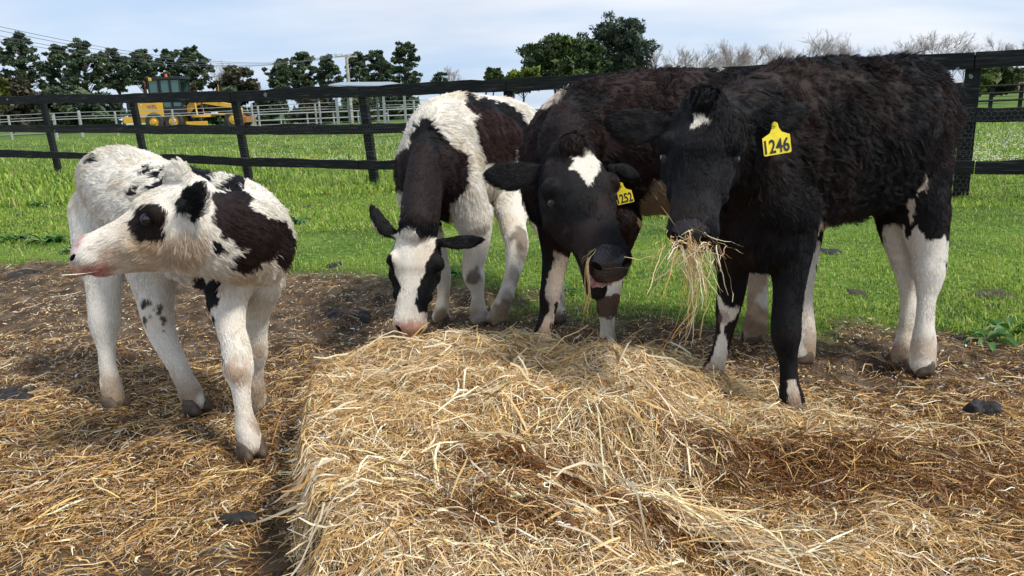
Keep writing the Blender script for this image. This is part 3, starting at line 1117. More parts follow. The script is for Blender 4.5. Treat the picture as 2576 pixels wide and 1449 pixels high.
def calf_white():
    c = Calf((-1.05, 2.4, 0), 'small shaggy white calf with brown neck patch and black eye patch, head turned left', 11)
    hb = (.022, .30, .35, 1.0)
    c.chain([(252, 470, 2.90, .07, .075), (268, 455, 2.88, .11, .115), (315, 468, 2.80, .160, .150), (400, 530, 2.70, .18, .185), (500, 572, 2.58, .185, .195),
             (590, 592, 2.45, .17, .195), (645, 622, 2.36, .13, .16), (672, 642, 2.32, .07, .10)], UPV, hb, -1.0, .5)
    # neck swung round to the left
    c.chain([(640, 600, 2.38, .12, .15), (605, 598, 2.25, .11, .140), (545, 588, 2.16, .10, .128), (480, 572, 2.09, .095, .125)], UPV, (.017, .22, .12, 1.0), -1.0, .35)
    hh = np.array([.9, -.44, 0])
    leg = (.0085, .14, .10, 1.0)
    # hind legs
    c.leg([(262, 520, 2.80, .10, .15), (258, 620, 2.76, .085, .12), (262, 700, 2.72, .06, .075), (262, 770, 2.70, .052, .058), (263, 815, 2.69, .048, .054), (268, 870, 2.68, .034, .036),
           (272, 925, 2.67, .032, .034), (280, 970, 2.67, .038, .040), (288, 1005, 2.66, .036, .040)], hh, leg)
    c.leg([(380, 560, 2.72, .10, .14), (385, 660, 2.70, .09, .115), (390, 740, 2.68, .064, .07), (398, 800, 2.66, .053, .058), (412, 850, 2.65, .044, .048), (440, 905, 2.64, .038, .040),
           (462, 950, 2.63, .036, .038), (480, 990, 2.63, .040, .043), (490, 1012, 2.62, .036, .040)], hh, leg)
    # fore legs
    c.leg([(585, 680, 2.36, .075, .10), (572, 750, 2.31, .062, .07), (580, 820, 2.29, .044, .047), (594, 880, 2.27, .043, .045), (600, 930, 2.26, .045, .046), (606, 975, 2.26, .033, .034),
           (612, 1030, 2.255, .030, .031), (621, 1080, 2.25, .038, .040), (632, 1120, 2.25, .036, .040)], np.array([.6, -.8, 0]), leg)
    c.leg([(655, 700, 2.44, .075, .09), (645, 780, 2.50, .046, .05), (642, 840, 2.53, .040, .042), (645, 885, 2.55, .040, .041), (645, 935, 2.58, .028, .029), (645, 980, 2.60, .034, .036),
           (650, 1015, 2.61, .034, .037)], np.array([.6, -.8, 0]), leg)
    # head
    poll, nose = W(468, 450, 2.06), W(158, 602, 1.98)
    m = nz(nose - poll)
    n = nz(np.cross(nz(W(300, 560, 1) - CAM), m))
    n = n if n[2] > 0 else -n
    view = nz(CAM - W(330, 570, 2.0))
    c.head(poll, nose, n + view * .22, (.0095, .16, .2, 1.4), wk=.90, dk=1.22, eye_o=-.085, pad=1.15, nose_mat=M_NOSE_PINK, poll_hair=.026)
    P, m, n, sd, L = c.hf
    c.ear(c.at(.02, -.10, .20 if sd @ view > 0 else -.20), W(484, 512, 1.975), W(507, 470, 1.965), view * .9 + np.array([-.4, 0, 0]), .044, (.016, .3, .3, 1.6))
    c.ear(c.at(.02, -.10, -.20 if sd @ view > 0 else .20), W(350, 490, 2.16), W(332, 482, 2.18), view, .028, (.016, .3, .3, 1.3))
    # tail
    c.chain([(240, 450, 2.92, .022, .022), (222, 520, 2.95, .016, .016), (224, 600, 2.96, .014, .014), (228, 680, 2.96, .02, .02)], np.array([1., 0, 0]), (.03, .3, .3, 1.0))
    q = c.patches.append
    q(Patch(DARK, z4([(1310, 560), (1450, 530), (1560, 570), (1640, 660), (1720, 720), (1800, 730), (1920, 780), (2040, 950), (2060, 1080), (1960, 1160), (1850, 1150), (1830, 1030),
                      (1790, 1090), (1700, 1150), (1580, 1200), (1470, 1130), (1490, 1060), (1600, 1010), (1480, 950), (1390, 880), (1340, 780), (1370, 700)]), 2.2, .40))
    q(Patch(BLACK, z4([(1330, 900), (1390, 930), (1400, 1010), (1330, 1030), (1305, 1010)]), 2.1, .2, .008))
    for pl in ([(715, 395), (750, 345), (830, 352), (770, 395)], [(715, 335), (800, 300), (790, 325)], [(825, 400), (890, 350), (955, 340), (890, 395)],
               [(880, 450), (1000, 380), (1060, 335), (1165, 260), (1160, 350), (1290, 375), (1250, 460), (1100, 510), (920, 500)], [(1410, 525), (1470, 430), (1530, 405), (1585, 435), (1500, 495)],
               [(1490, 530), (1560, 510), (1620, 570), (1600, 600)], [(300, 275), (360, 230), (375, 280), (340, 295)]):
        mx_, my_ = sum(a for a, b in pl) / len(pl), sum(b for a, b in pl) / len(pl)
        pl = [(mx_ + (a - mx_) * 1.3, my_ + (b - my_) * 1.45) for a, b in pl]
        q(Patch(BLACK, z4(pl), 2.45 if pl[0][0] > 600 else 2.8, .4, .007))
    q(Patch(DARK, z4([(615, 810), (680, 700), (780, 615), (900, 625), (950, 690), (935, 750), (900, 790), (940, 840), (925, 910), (870, 940), (720, 940), (650, 880)]), 1.95, .14, .006))
    q(Patch(BLACK, z4([(1015, 600), (1040, 700), (1120, 700), (1150, 780), (1200, 770), (1255, 640), (1275, 560), (1250, 470), (1190, 435), (1110, 490)]), 1.97, .09, .006))
    q(Patch(DARK, z4([(610, 540), (660, 480), (760, 465), (700, 560), (640, 590)]), 2.19, .05, .005))
    q(Patch(BLACK, z5([(975, 130), (1060, 170), (1130, 150), (1110, 330), (1060, 360), (1010, 330), (955, 240)]), 2.36, .2, .01))
    q(Patch(BLACK, z5([(1060, 380), (1100, 450), (1130, 600), (1160, 740), (1120, 640), (1080, 520)]), 2.36, .2, .008))
    sp = c.spots.append
    sp((c.at(.90, -.22, .1), .055, (.60, .34, .27), .7)); sp((c.at(.90, -.22, -.1), .055, (.60, .34, .27), .7))
    sp((W(600, 935, 2.22), .05, TAN, .75)); sp((W(650, 890, 2.50), .045, TAN, .6))
    for x, y, r, st in ((330, 640, .10, .30), (400, 660, .12, .42), (460, 660, .09, .3), (380, 610, .05, .6), (250, 620, .03, .4), (560, 690, .08, .3), (660, 720, .08, .35)):
        sp((W(x, y, 2.0 if x < 500 else 2.2), r, (.45, .29, .15), st))
    for i in range(26):
        a, b = c.rng.uniform(355, 425), c.rng.uniform(755, 845)
        sp((W(a, b, 2.615), c.rng.uniform(.006, .013), (.05, .035, .025), .9))
    c.finish(WHITE, 130000, tint=.35, hair_r=.0006)
    # the straw it is chewing
    P = np.array([[W(112, 696, 1.90), W(165, 676, 1.90), W(200, 674, 1.90), W(226, 668, 1.92)], [W(155, 692, 1.88), W(190, 690, 1.88), W(220, 687, 1.88), W(250, 682, 1.90)]])
    V, F, C = ribbons(P, np.array([.0022, .0025]), STRAW[[1, 5]])
    obj('straw_stalk', np_mesh('straw_stalk', V, F, M_STRAW, C), None, 'pale straw stalks poking from the pink mouth of the white calf', 'straw')


def calf_patched():
    c = Calf((-.15, 3.6, 0), 'white calf with dark brown neck and white blaze, head down to the hay', 12)
    hb = (.023, .30, .4, 1.0)
    c.chain([(1325, 372, 4.35, .13, .16), (1290, 368, 4.2, .215, .255), (1220, 378, 3.95, .225, .285), (1150, 392, 3.70, .22, .305), (1110, 415, 3.50, .19, .29), (1085, 445, 3.40, .15, .20)],
            UPV, hb, -1.0, .5)
    c.chain([(1090, 345, 3.52, .09, .14), (1075, 420, 3.34, .082, .15), (1062, 500, 3.15, .078, .135), (1052, 575, 2.98, .078, .105)], np.array([.0, -1, .35]), (.016, .25, .15, 1.0), -1.0, .3)
    # shoulder masses
    c.chain([(1043, 400, 3.50, .08, .11), (1040, 465, 3.48, .08, .10), (1062, 530, 3.48, .06, .08)], UPV, (.022, .3, .2, 1.0), 1, .3)
    c.chain([(1160, 400, 3.50, .09, .14), (1170, 480, 3.46, .09, .12), (1190, 560, 3.46, .08, .09)], UPV, (.022, .3, .2, 1.0), 1, .3)
    h = np.array([-.45, -.89, 0])
    c.leg([(1060, 540, 3.52, .075, .09), (1095, 620, 3.55, .05, .055), (1114, 690, 3.57, .040, .043), (1116, 735, 3.58, .033, .035), (1112, 770, 3.58, .036, .038), (1108, 798, 3.58, .042, .046)], h)
    c.leg([(1195, 540, 3.48, .085, .10), (1197, 620, 3.49, .062, .066), (1190, 670, 3.50, .050, .053), (1194, 700, 3.50, .050, .053), (1201, 735, 3.51, .034, .036), (1203, 770, 3.52, .038, .040), (1206, 800, 3.52, .046, .05)], h)
    c.leg([(1300, 430, 4.10, .11, .16), (1285, 500, 3.92, .09, .13), (1288, 560, 3.78, .065, .075), (1300, 615, 3.66, .057, .062), (1293, 670, 3.60, .042, .045), (1280, 720, 3.56, .038, .040), (1262, 770, 3.53, .042, .045), (1252, 800, 3.52, .045, .05)], h)
    c.leg([(1340, 430, 4.2, .10, .15), (1360, 520, 4.0, .08, .12), (1390, 610, 3.75, .055, .06), (1398, 700, 3.6, .038, .04), (1402, 790, 3.5, .042, .046)], h)
    poll, nose = W(1053, 577, 2.95), W(1029, 826, 2.86)
    view = nz(CAM - W(1045, 690, 2.9))
    c.head(poll, nose, view * 1.0 + np.array([0, 0, .15]), (.0085, .15, .2, 1.4), nose_mat=M_NOSE_PINK, poll_hair=.022)
    c.ear(W(996, 592, 2.98), W(962, 568, 2.97), W(936, 522, 2.97), view + np.array([.3, 0, .2]), .036)
    c.ear(W(1108, 610, 2.97), W(1160, 610, 2.97), W(1210, 603, 2.98), view * .6 + np.array([0, 0, .6]), .040)
    q = c.patches.append
    q(Patch(DARK, z6([(300, 260), (340, 235), (395, 240), (430, 290), (500, 370), (575, 395), (595, 500), (565, 610), (490, 665), (470, 770), (440, 790), (245, 790), (245, 600), (150, 600), (140, 480), (190, 400), (285, 385)]), 3.3, .5, .012))
    q(Patch(BLACK, z6([(300, 260), (340, 235), (395, 240), (430, 290), (450, 370), (430, 400), (370, 330), (310, 370)]), 3.45, .3, .015))
    q(Patch(RUSTY, z6([(560, 90), (640, 130), (665, 112), (770, 140), (855, 185), (905, 290), (910, 340), (880, 430), (850, 430), (856, 370), (838, 375), (832, 440), (690, 450), (650, 360), (620, 230), (640, 220), (590, 170)]), 3.8, .45, .012))
    q(Patch(BLACK, z6([(560, 90), (640, 130), (665, 112), (770, 140), (855, 185), (905, 290), (860, 300), (840, 230), (740, 180), (640, 170), (600, 160)]), 3.8, .45, .02))
    q(Patch(BLACK, z6([(605, 40), (670, 42), (660, 68), (620, 66)]), 3.9, .3, .008))
    # black head with a broad white blaze
    q(Patch(BLACK, z6([(50, 640), (200, 740), (300, 745), (440, 760), (690, 800), (690, 900), (470, 920), (450, 1100), (400, 1240), (310, 1240), (305, 1180), (200, 1190), (140, 1000), (150, 860), (50, 700)]), 2.92, .17, .006))
    q(Patch(WHITE, z6([(275, 765), (310, 800), (330, 835), (425, 832), (420, 880), (372, 960), (332, 1080), (308, 1180), (325, 1225), (385, 1230), (390, 1340), (195, 1340), (200, 1190), (235, 1100), (215, 1030), (190, 960), (183, 850), (230, 790)]), 2.86, .12, .006))
    q(Patch(DARK, z6([(440, 680), (480, 690), (480, 760), (440, 800)]), 3.5, .2, .01))
    sp = c.spots.append
    sp((W(1194, 695, 3.45), .055, MUDDY, .85)); sp((W(1318, 590, 3.62), .08, MUDDY, .8)); sp((W(1318, 640, 3.6), .06, MUDDY, .7)); sp((W(1295, 700, 3.55), .05, MUDDY, .5))
    sp((W(1265, 780, 3.5), .06, MUDDY, .8)); sp((W(1205, 795, 3.47), .05, MUDDY, .6)); sp((W(1110, 795, 3.53), .05, MUDDY, .6)); sp((W(1280, 740, 3.5), .05, MUDDY, .5))
    c.finish(WHITE, 110000, tint=.5, hair_r=.0006)


def tag_mesh(c, top, w_, h_, out, right, up, text, name_parent):
    """yellow flag tag hanging from the ear with its number"""
    top = np.asarray(top)
    o, r_, u = nz(out), nz(right), nz(up)
    pts = []
    prof = [(-.10, 0), (.10, 0), (.13, -.16), (.22, -.30), (.5, -.42), (.5, -.96), (.46, -1.0), (-.46, -1.0), (-.5, -.96), (-.5, -.42), (-.22, -.30), (-.13, -.16)]
    for x, y in prof:
        pts.append(top + r_ * x * w_ + u * y * h_)
    mb = MB()
    mb.prism([Vector(p) for p in pts][::-1], Vector(-o * .0025))
    t = mb.build('ear_tag', M_TAG, name_parent)
    mb = MB()
    bp = top + u * .03 * h_ * -1
    mb.tube(bp - o * .004, bp + o * .006, .007, .006, 12)
    mb.build('stud', M_TAG, t)
    cu = bpy.data.curves.new('n', 'FONT')
    cu.body = text
    cu.align_x = 'CENTER'
    cu.size = 1
    cu.offset = .022
    cu.resolution_u = 3
    to = bpy.data.objects.new('n', cu)
    COL.objects.link(to)
    me = bpy.data.meshes.new_from_object(to.evaluated_get(bpy.context.evaluated_depsgraph_get()))
    bpy.data.objects.remove(to)
    co = np.array([v.co[:] for v in me.vertices])
    x = co[:, 0] / (co[:, 0].max() - co[:, 0].min()) * .90 * w_
    x -= (x.max() + x.min()) / 2
    y = (co[:, 1] - co[:, 1].min()) / (co[:, 1].max() - co[:, 1].min()) * .46 * h_ - .95 * h_
    P = top + x[:, None] * r_ + y[:, None] * u + o * .0012
    for v, p in zip(me.vertices, P):
        v.co = p
    me.materials.clear()
    me.materials.append(M_INK)
    obj('number', me, t)


def wisp(name, label, pts, n, spread, wid, pal, tangle=None):
    """stems hanging along the polyline pts, kinked and crossing; tangle=(centre, radius, count, sideways)"""
    pts = catmull(np.array(pts), 4)
    k = 9
    P = np.empty((n, k, 3))
    s = np.linspace(0, 1, k)[:, None]
    for i in range(n):
        a = rng.random() ** 1.5 * .6
        b = min(1, a + rng.uniform(.2, .6))
        tt = np.linspace(a, b, k) * (len(pts) - 1)
        base = np.stack([np.interp(tt, np.arange(len(pts)), pts[:, j]) for j in range(3)], 1)
        dv = rng.normal(0, spread, 3) * (1.3 - .6 * a)
        kink = np.cumsum(rng.normal(0, spread * .20, (k, 3)), 0)
        P[i] = base + dv * (.35 + .8 * s) + rng.normal(0, spread, 3) * s * s + kink
    V, F, C = ribbons(P, rng.uniform(*wid, n), straw_cols(n, pal))
    parts = [(V, F, C)]
    if tangle:
        c, r, m, sdv = tangle
        Q = np.empty((m, k, 3))
        for i in range(m):
            st = c + sdv * rng.normal(0, r * .75) + np.array([0, rng.normal(0, r * .35), rng.normal(0, r * .25)])
            d = nz(rng.normal(size=3) + np.array([0, -.2, -.9]))
            turn = rng.normal(0, .9, 3)
            ln = rng.uniform(.03, .12)
            Q[i] = st + ln * (d * s + np.cross(turn, d) * s * s * .6) + np.cumsum(rng.normal(0, .0028, (k, 3)), 0) - np.array([0, 0, .25 * ln]) * s * s
        parts.append(ribbons(Q, rng.uniform(*wid, m), straw_cols(m, pal)))
    V, F, C = join_parts(parts)
    return obj(name, np_mesh(name, V, F, M_STRAW, C), None, label, 'hay')


def calf_lowered():
    c = Calf((.5, 3.0, 0), 'black calf with white diamond on its forehead, mouth open, ear tag 1252', 13)
    hb = (.022, .34, .7, 1.0)
    c.chain([(2010, 345, 3.16, .13, .16), (1960, 345, 3.14, .19, .225), (1850, 350, 3.1, .22, .275), (1700, 358, 3.07, .23, .295), (1560, 368, 3.05, .215, .29), (1455, 398, 3.02, .18, .27), (1395, 440, 3.0, .12, .20)],
            UPV, hb, -1.0, .5)
    c.chain([(1520, 330, 3.03, .12, .22), (1465, 350, 2.96, .125, .19), (1432, 385, 2.82, .12, .165), (1436, 425, 2.68, .105, .13)], UPV, (.03, .32, .3, 1.0), -1.0, .4)
    c.chain([(1400, 330, 2.98, .09, .12), (1375, 420, 2.98, .09, .12), (1385, 520, 3.02, .08, .10)], UPV, (.02, .25, .2, 1.0), 1.0, .4)
    h = np.array([-.5, -.86, 0])
    c.leg([(1405, 560, 3.04, .085, .10), (1398, 640, 3.08, .058, .062), (1390, 700, 3.09, .046, .049), (1384, 745, 3.10, .045, .047), (1376, 790, 3.11, .036, .038), (1366, 835, 3.11, .038, .04), (1361, 866, 3.12, .042, .046)], h)
    c.leg([(1560, 560, 3.02, .085, .10), (1540, 650, 3.06, .062, .066), (1532, 715, 3.07, .055, .058), (1528, 765, 3.08, .046, .049), (1528, 815, 3.08, .033, .035), (1528, 850, 3.09, .037, .039), (1528, 868, 3.09, .040, .044)], h)
    h2 = np.array([-.95, -.3, 0])
    c.leg([(1960, 450, 3.18, .10, .17), (1935, 560, 3.18, .075, .11), (1908, 660, 3.16, .046, .055), (1906, 730, 3.15, .040, .044), (1904, 800, 3.14, .044, .046), (1896, 840, 3.14, .044, .05)], h2)
    c.leg([(1985, 450, 3.02, .10, .16), (2010, 560, 2.96, .075, .11), (2022, 660, 2.93, .046, .055), (2020, 750, 2.92, .036, .04), (2022, 840, 2.90, .044, .046), (2020, 890, 2.89, .042, .048)], h2)
    poll, nose = W(1434, 372, 2.60), W(1548, 636, 2.31)
    view = nz(CAM - W(1480, 520, 2.5))
    c.head(poll, nose, view + RT * .33 + np.array([0, 0, .4]), (.0085, .15, .2, 1.4), jaw=.27, poll_hair=.024, eye_r=.042)
    c.ear(W(1362, 430, 2.66), W(1290, 442, 2.64), W(1226, 438, 2.64), view + np.array([-.2, 0, .35]), .060, col=BLACK)
    c.ear(W(1535, 425, 2.66), W(1575, 432, 2.72), W(1605, 445, 2.76), view + np.array([.5, 0, .3]), .034, col=BLACK)
    q = c.patches.append
    q(Patch(WHITE, z7([(600, 178), (670, 170), (685, 118), (745, 155), (775, 200), (785, 250), (750, 290), (715, 350), (670, 290), (640, 265), (595, 255), (620, 210)]), 2.52, .12, .006))
    q(Patch((.58, .49, .40), z7([(505, 745), (605, 790), (585, 900), (545, 1040), (512, 1080), (505, 1150), (480, 1200), (500, 1420), (350, 1420), (375, 1250), (440, 1180), (490, 1090), (450, 970), (485, 850)]), 3.06, .2, .008))
    q(Patch(WHITE, z7([(740, 880), (930, 880), (920, 1000), (760, 1000)]), 3.04, .2, .01))
    q(Patch((.15, .09, .06), z7([(740, 1000), (930, 1000), (890, 1140), (765, 1150)]), 3.04, .2, .01))
    q(Patch(WHITE, z7([(760, 1145), (900, 1130), (890, 1420), (840, 1420), (835, 1270), (780, 1260)]), 3.04, .2, .008))
    q(Patch((.45, .33, .22), z7([(1020, 430), (1060, 420), (1090, 330), (1200, 340), (1200, 640), (1020, 640)]), 2.95, .35, .015))
    q(Patch(WHITE, [(1755, 120), (1860, 120), (1850, 170), (1800, 172), (1765, 165)], 3.07, .3, .012))
    q(Patch((.60, .50, .42), [(1350, 262), (1395, 205), (1415, 215), (1414, 245), (1380, 275)], 3.0, .3, .01))
    q(Patch(WHITE, [(1860, 560), (1950, 560), (1950, 870), (1860, 870)], 3.14, .12, .02))
    q(Patch(WHITE, [(1980, 560), (2060, 560), (2060, 920), (1980, 920)], 2.92, .12, .02))
    sp = c.spots.append
    sp((W(1905, 700, 3.1), .09, TAN, .6)); sp((W(1900, 800, 3.1), .09, TAN, .75)); sp((W(1905, 840, 3.1), .06, MUDDY, .6))
    sp((W(1365, 850, 3.06), .05, TAN, .5)); sp((c.at(.98, -.12, .05 if c.hf[3] @ RT > 0 else -.05), .016, (.24, .12, .11), 1.0))
    for x, y, d, r in ((1600, 250, 2.9, .22), (1680, 220, 2.9, .2), (1560, 330, 2.85, .15)):
        sp((W(x, y, d), r, (.026, .011, .0085), .85))
    c.finish(BLACK, 170000, brown=(.019, .0085, .0068), hair_r=.00055, clump=(.00013, .8))
    # mouth lining and teeth of the open mouth
    mb = MB()
    at = c.at
    vv = []
    for t, o, wd in ((.80, -.335, .06), (.90, -.352, .085), (.955, -.365, .07)):
        for k in (-1, -.5, 0, .5, 1):
            vv.append(at(t + .015, o - .02 + .012 * (1 - k * k), wd * k))
    mb.add(vv, [(r * 5 + k, r * 5 + k + 1, r * 5 + k + 6, r * 5 + k + 5) for r in range(2) for k in range(4)])
    mo = mb.build('mouth_lining', M_NOSE_PINK, c.root, smooth=True)
    mb = MB()
    for k in range(-3, 4):
        p = at(.965 - .006 * k * k, -.385, .017 * k)
        mb.box(p, (.0065, .005, .008), taper=.8)
    mb.build('teeth', mat('tooth_enamel', (.50, .40, .33), .4), mo)
    tag_mesh(c, W(1562, 462, 2.60), .060, .072, view + RT * .2, RT * .97 + UP * .22, UP * .97 - RT * .26, '1252', c.root)
    wisp('hay_wisp', 'thin strand of hay trailing from the open mouth of calf 1252', [W(1500, 625, 2.33), W(1478, 660, 2.33), W(1484, 740, 2.36), W(1465, 810, 2.42), W(1452, 870, 2.5)], 16, .007, (.0007, .0014), [3, 4, 2, 1, 1, 1, 0])


def calf_big():
    c = Calf((1.15, 2.5, 0), 'big curly black calf with small white star and ear tag 1246, hay in its mouth', 14)
    hb = (.023, .44, .95, 1.0)
    c.chain([(2332, 318, 2.88, .11, .15), (2308, 312, 2.85, .16, .20), (2258, 314, 2.79, .195, .25), (2200, 340, 2.72, .215, .275), (2080, 360, 2.63, .22, .29), (1985, 380, 2.54, .195, .29), (1910, 425, 2.47, .145, .26), (1868, 465, 2.44, .09, .17)],
            UPV, hb, -1.0, .5)
    c.chain([(1975, 330, 2.52, .14, .235), (1895, 345, 2.40, .125, .195), (1830, 360, 2.27, .115, .155), (1790, 350, 2.17, .10, .12)], UPV, (.023, .36, .9, 1.0), -1.0, .4)
    c.chain([(1905, 430, 2.38, .10, .14), (1925, 540, 2.37, .095, .13), (1930, 620, 2.39, .085, .10)], UPV, (.022, .3, .4, 1.0), 1.0, .4)
    h = np.array([-.80, -.6, 0])
    leg = (.0085, .14, .12, 1.0)
    c.leg([(1985, 520, 2.42, .09, .13), (1985, 620, 2.40, .072, .085), (1985, 710, 2.39, .051, .056), (1980, 780, 2.385, .045, .048), (1977, 845, 2.38, .046, .048), (1982, 900, 2.38, .033, .035), (1986, 950, 2.38, .031, .033), (1990, 995, 2.38, .039, .041), (1996, 1026, 2.38, .038, .042)], h, leg)
    c.leg([(1850, 560, 2.50, .085, .12), (1845, 640, 2.52, .062, .075), (1842, 710, 2.54, .048, .052), (1832, 775, 2.56, .042, .045), (1824, 825, 2.565, .034, .036), (1810, 885, 2.57, .031, .033), (1794, 930, 2.58, .038, .040), (1776, 965, 2.58, .036, .042)], h, leg)
    h2 = np.array([-.93, -.37, 0])
    c.leg([(2300, 380, 2.76, .11, .15), (2308, 470, 2.74, .10, .125), (2326, 560, 2.73, .085, .085), (2337, 640, 2.72, .060, .062), (2338, 690, 2.71, .050, .056), (2330, 755, 2.705, .033, .037), (2326, 815, 2.70, .034, .038), (2324, 865, 2.70, .042, .045), (2320, 915, 2.70, .042, .048)], h2, leg)
    c.leg([(2265, 400, 2.90, .10, .15), (2262, 500, 2.88, .085, .12), (2262, 590, 2.86, .06, .075), (2278, 660, 2.85, .048, .054), (2286, 740, 2.84, .033, .036), (2284, 820, 2.83, .035, .038), (2278, 870, 2.82, .040, .044), (2270, 900, 2.82, .040, .046)], h2, leg)
    # tail hanging behind the near thigh
    c.chain([(2400, 230, 2.92, .028, .028), (2395, 330, 2.99, .022, .022), (2360, 480, 3.0, .018, .018), (2310, 620, 2.95, .018, .018), (2302, 720, 2.92, .024, .024), (2300, 790, 2.92, .012, .012)], np.array([1., 0, 0]), (.03, .3, .4, 1.2))
    poll, nose = W(1772, 248, 2.12), W(1738, 578, 1.97)
    view = nz(CAM - W(1755, 420, 2.05))
    c.head(poll, nose, view - RT * .06 + np.array([0, 0, .05]), (.009, .16, .3, 1.4), poll_hair=.024)
    c.ear(W(1672, 305, 2.16), W(1600, 318, 2.16), W(1532, 305, 2.16), view + np.array([-.15, 0, .25]), .060, (.013, .25, .25, 1.5), col=BLACK)
    c.ear(W(1872, 305, 2.16), W(1945, 302, 2.14), W(2020, 272, 2.14), view + np.array([.1, 0, .2]), .056, (.013, .25, .25, 1.5), col=BLACK)
    q = c.patches.append
    q(Patch(WHITE, z8([(525, 385), (600, 388), (655, 450), (600, 440), (565, 470), (545, 490), (515, 485), (540, 430)]), 2.06, .10, .005))
    q(Patch((.55, .43, .30), z8([(1330, 1060), (1420, 1105), (1620, 1140), (1800, 1160), (1800, 1300), (1330, 1300)]), 2.62, .3, .012))
    q(Patch(WHITE, [(2222, 560), (2262, 560), (2285, 600), (2300, 570), (2332, 604), (2368, 600), (2385, 615), (2385, 980), (2225, 980)], 2.76, .2, .01))
    q(Patch(BLACK, [(2282, 560), (2300, 560), (2304, 690), (2296, 700), (2284, 640)], 2.92, .06, .005))
    q(Patch((.55, .38, .18), [(2285, 705), (2310, 705), (2310, 800), (2290, 800)], 2.92, .06, .005))
    q(Patch(WHITE, z9([(555, 440), (640, 530), (700, 525), (665, 590), (615, 640), (600, 700), (630, 760), (615, 1000), (560, 1120), (390, 1140), (430, 1000), (520, 850), (560, 740), (590, 640), (570, 560)]), 2.55, .12, .006))
    q(Patch(WHITE, z9([(1035, 1030), (1085, 995), (1130, 1200), (1130, 1320), (1030, 1320)]), 2.36, .12, .006))
    q(Patch((.66, .58, .47), [(2312, 470), (2322, 430), (2332, 440), (2326, 470), (2310, 495)], 2.6, .2, .008))
    q(Patch((.66, .58, .47), [(2285, 500), (2300, 500), (2296, 560), (2288, 570)], 2.6, .3, .006))
    sp = c.spots.append
    sp((W(1780, 950, 2.54), .06, TAN, .5)); sp((W(1815, 800, 2.52), .03, (.2, .12, .1), .6)); sp((W(2325, 880, 2.66), .05, TAN, .4))
    for x, y, d, r in ((1985, 240, 2.45, .16), (1990, 340, 2.42, .12), (1940, 215, 2.4, .12), (2330, 330, 2.7, .20), (2150, 250, 2.6, .18)):
        sp((W(x, y, d), r, (.030, .0145, .0105), .85))
    c.finish(BLACK, 260000, brown=(.0165, .0082, .0064), hair_r=.0005, clump=(.00009, .82))
    tag_mesh(c, W(1949, 310, 2.085), .079, .088, view + RT * .05, RT * .985 + UP * .17, UP * .985 - RT * .10, '1246', c.root)
    # hay in the mouth: a tangle round the lips and kinked stems hanging from it
    wisp('hay_wisp', 'big tangle of pale hay hanging from the mouth of calf 1246',
         [W(1740, 585, 1.97), W(1750, 640, 1.96), W(1758, 710, 1.98), W(1750, 790, 2.03), W(1722, 860, 2.12), W(1690, 915, 2.22)], 38, .022, (.0007, .0016), [5, 3, 1.5, .4, 1.5, 3, .1],
         tangle=(W(1745, 618, 1.96), 0.056, 100, RT))


calf_white()
calf_patched()
calf_lowered()
calf_big()


# ------------------------------------------------------------------ post and rail fence
def rail_board(mb, p, q, h, th, seed, seg=14):
    """sawn rail from p to q (3-D, centre line) with a slightly wavy weathered edge"""
    p, q = np.array(p), np.array(q)
    t = nz(q - p)
    nrm = nz(np.cross(t, [0, 0, 1]))
    r = np.random.default_rng(seed)
    wob = np.cumsum(r.normal(0, .006, seg + 1)); wob -= np.linspace(wob[0], wob[-1], seg + 1)
    top = wob + r.normal(0, .003, seg + 1)
    bot = np.cumsum(r.normal(0, .003, seg + 1)); bot -= np.linspace(bot[0], bot[-1], seg + 1)
    v, f = [], []
    for i in range(seg + 1):
        c = p + (q - p) * i / seg
        for sz, sn in ((-1, -1), (-1, 1), (1, 1), (1, -1)):
            z = sz * h / 2 + (top[i] if sz > 0 else bot[i])
            v.append(c + nrm * sn * th / 2 + np.array([0, 0, z]))
    for i in range(seg):
        for k in range(4):
            f.append((i * 4 + k, i * 4 + (k + 1) % 4, i * 4 + 4 + (k + 1) % 4, i * 4 + 4 + k))
    f += [(3, 2, 1, 0), tuple(seg * 4 + k for k in range(4))]
    mb.add(v, f)


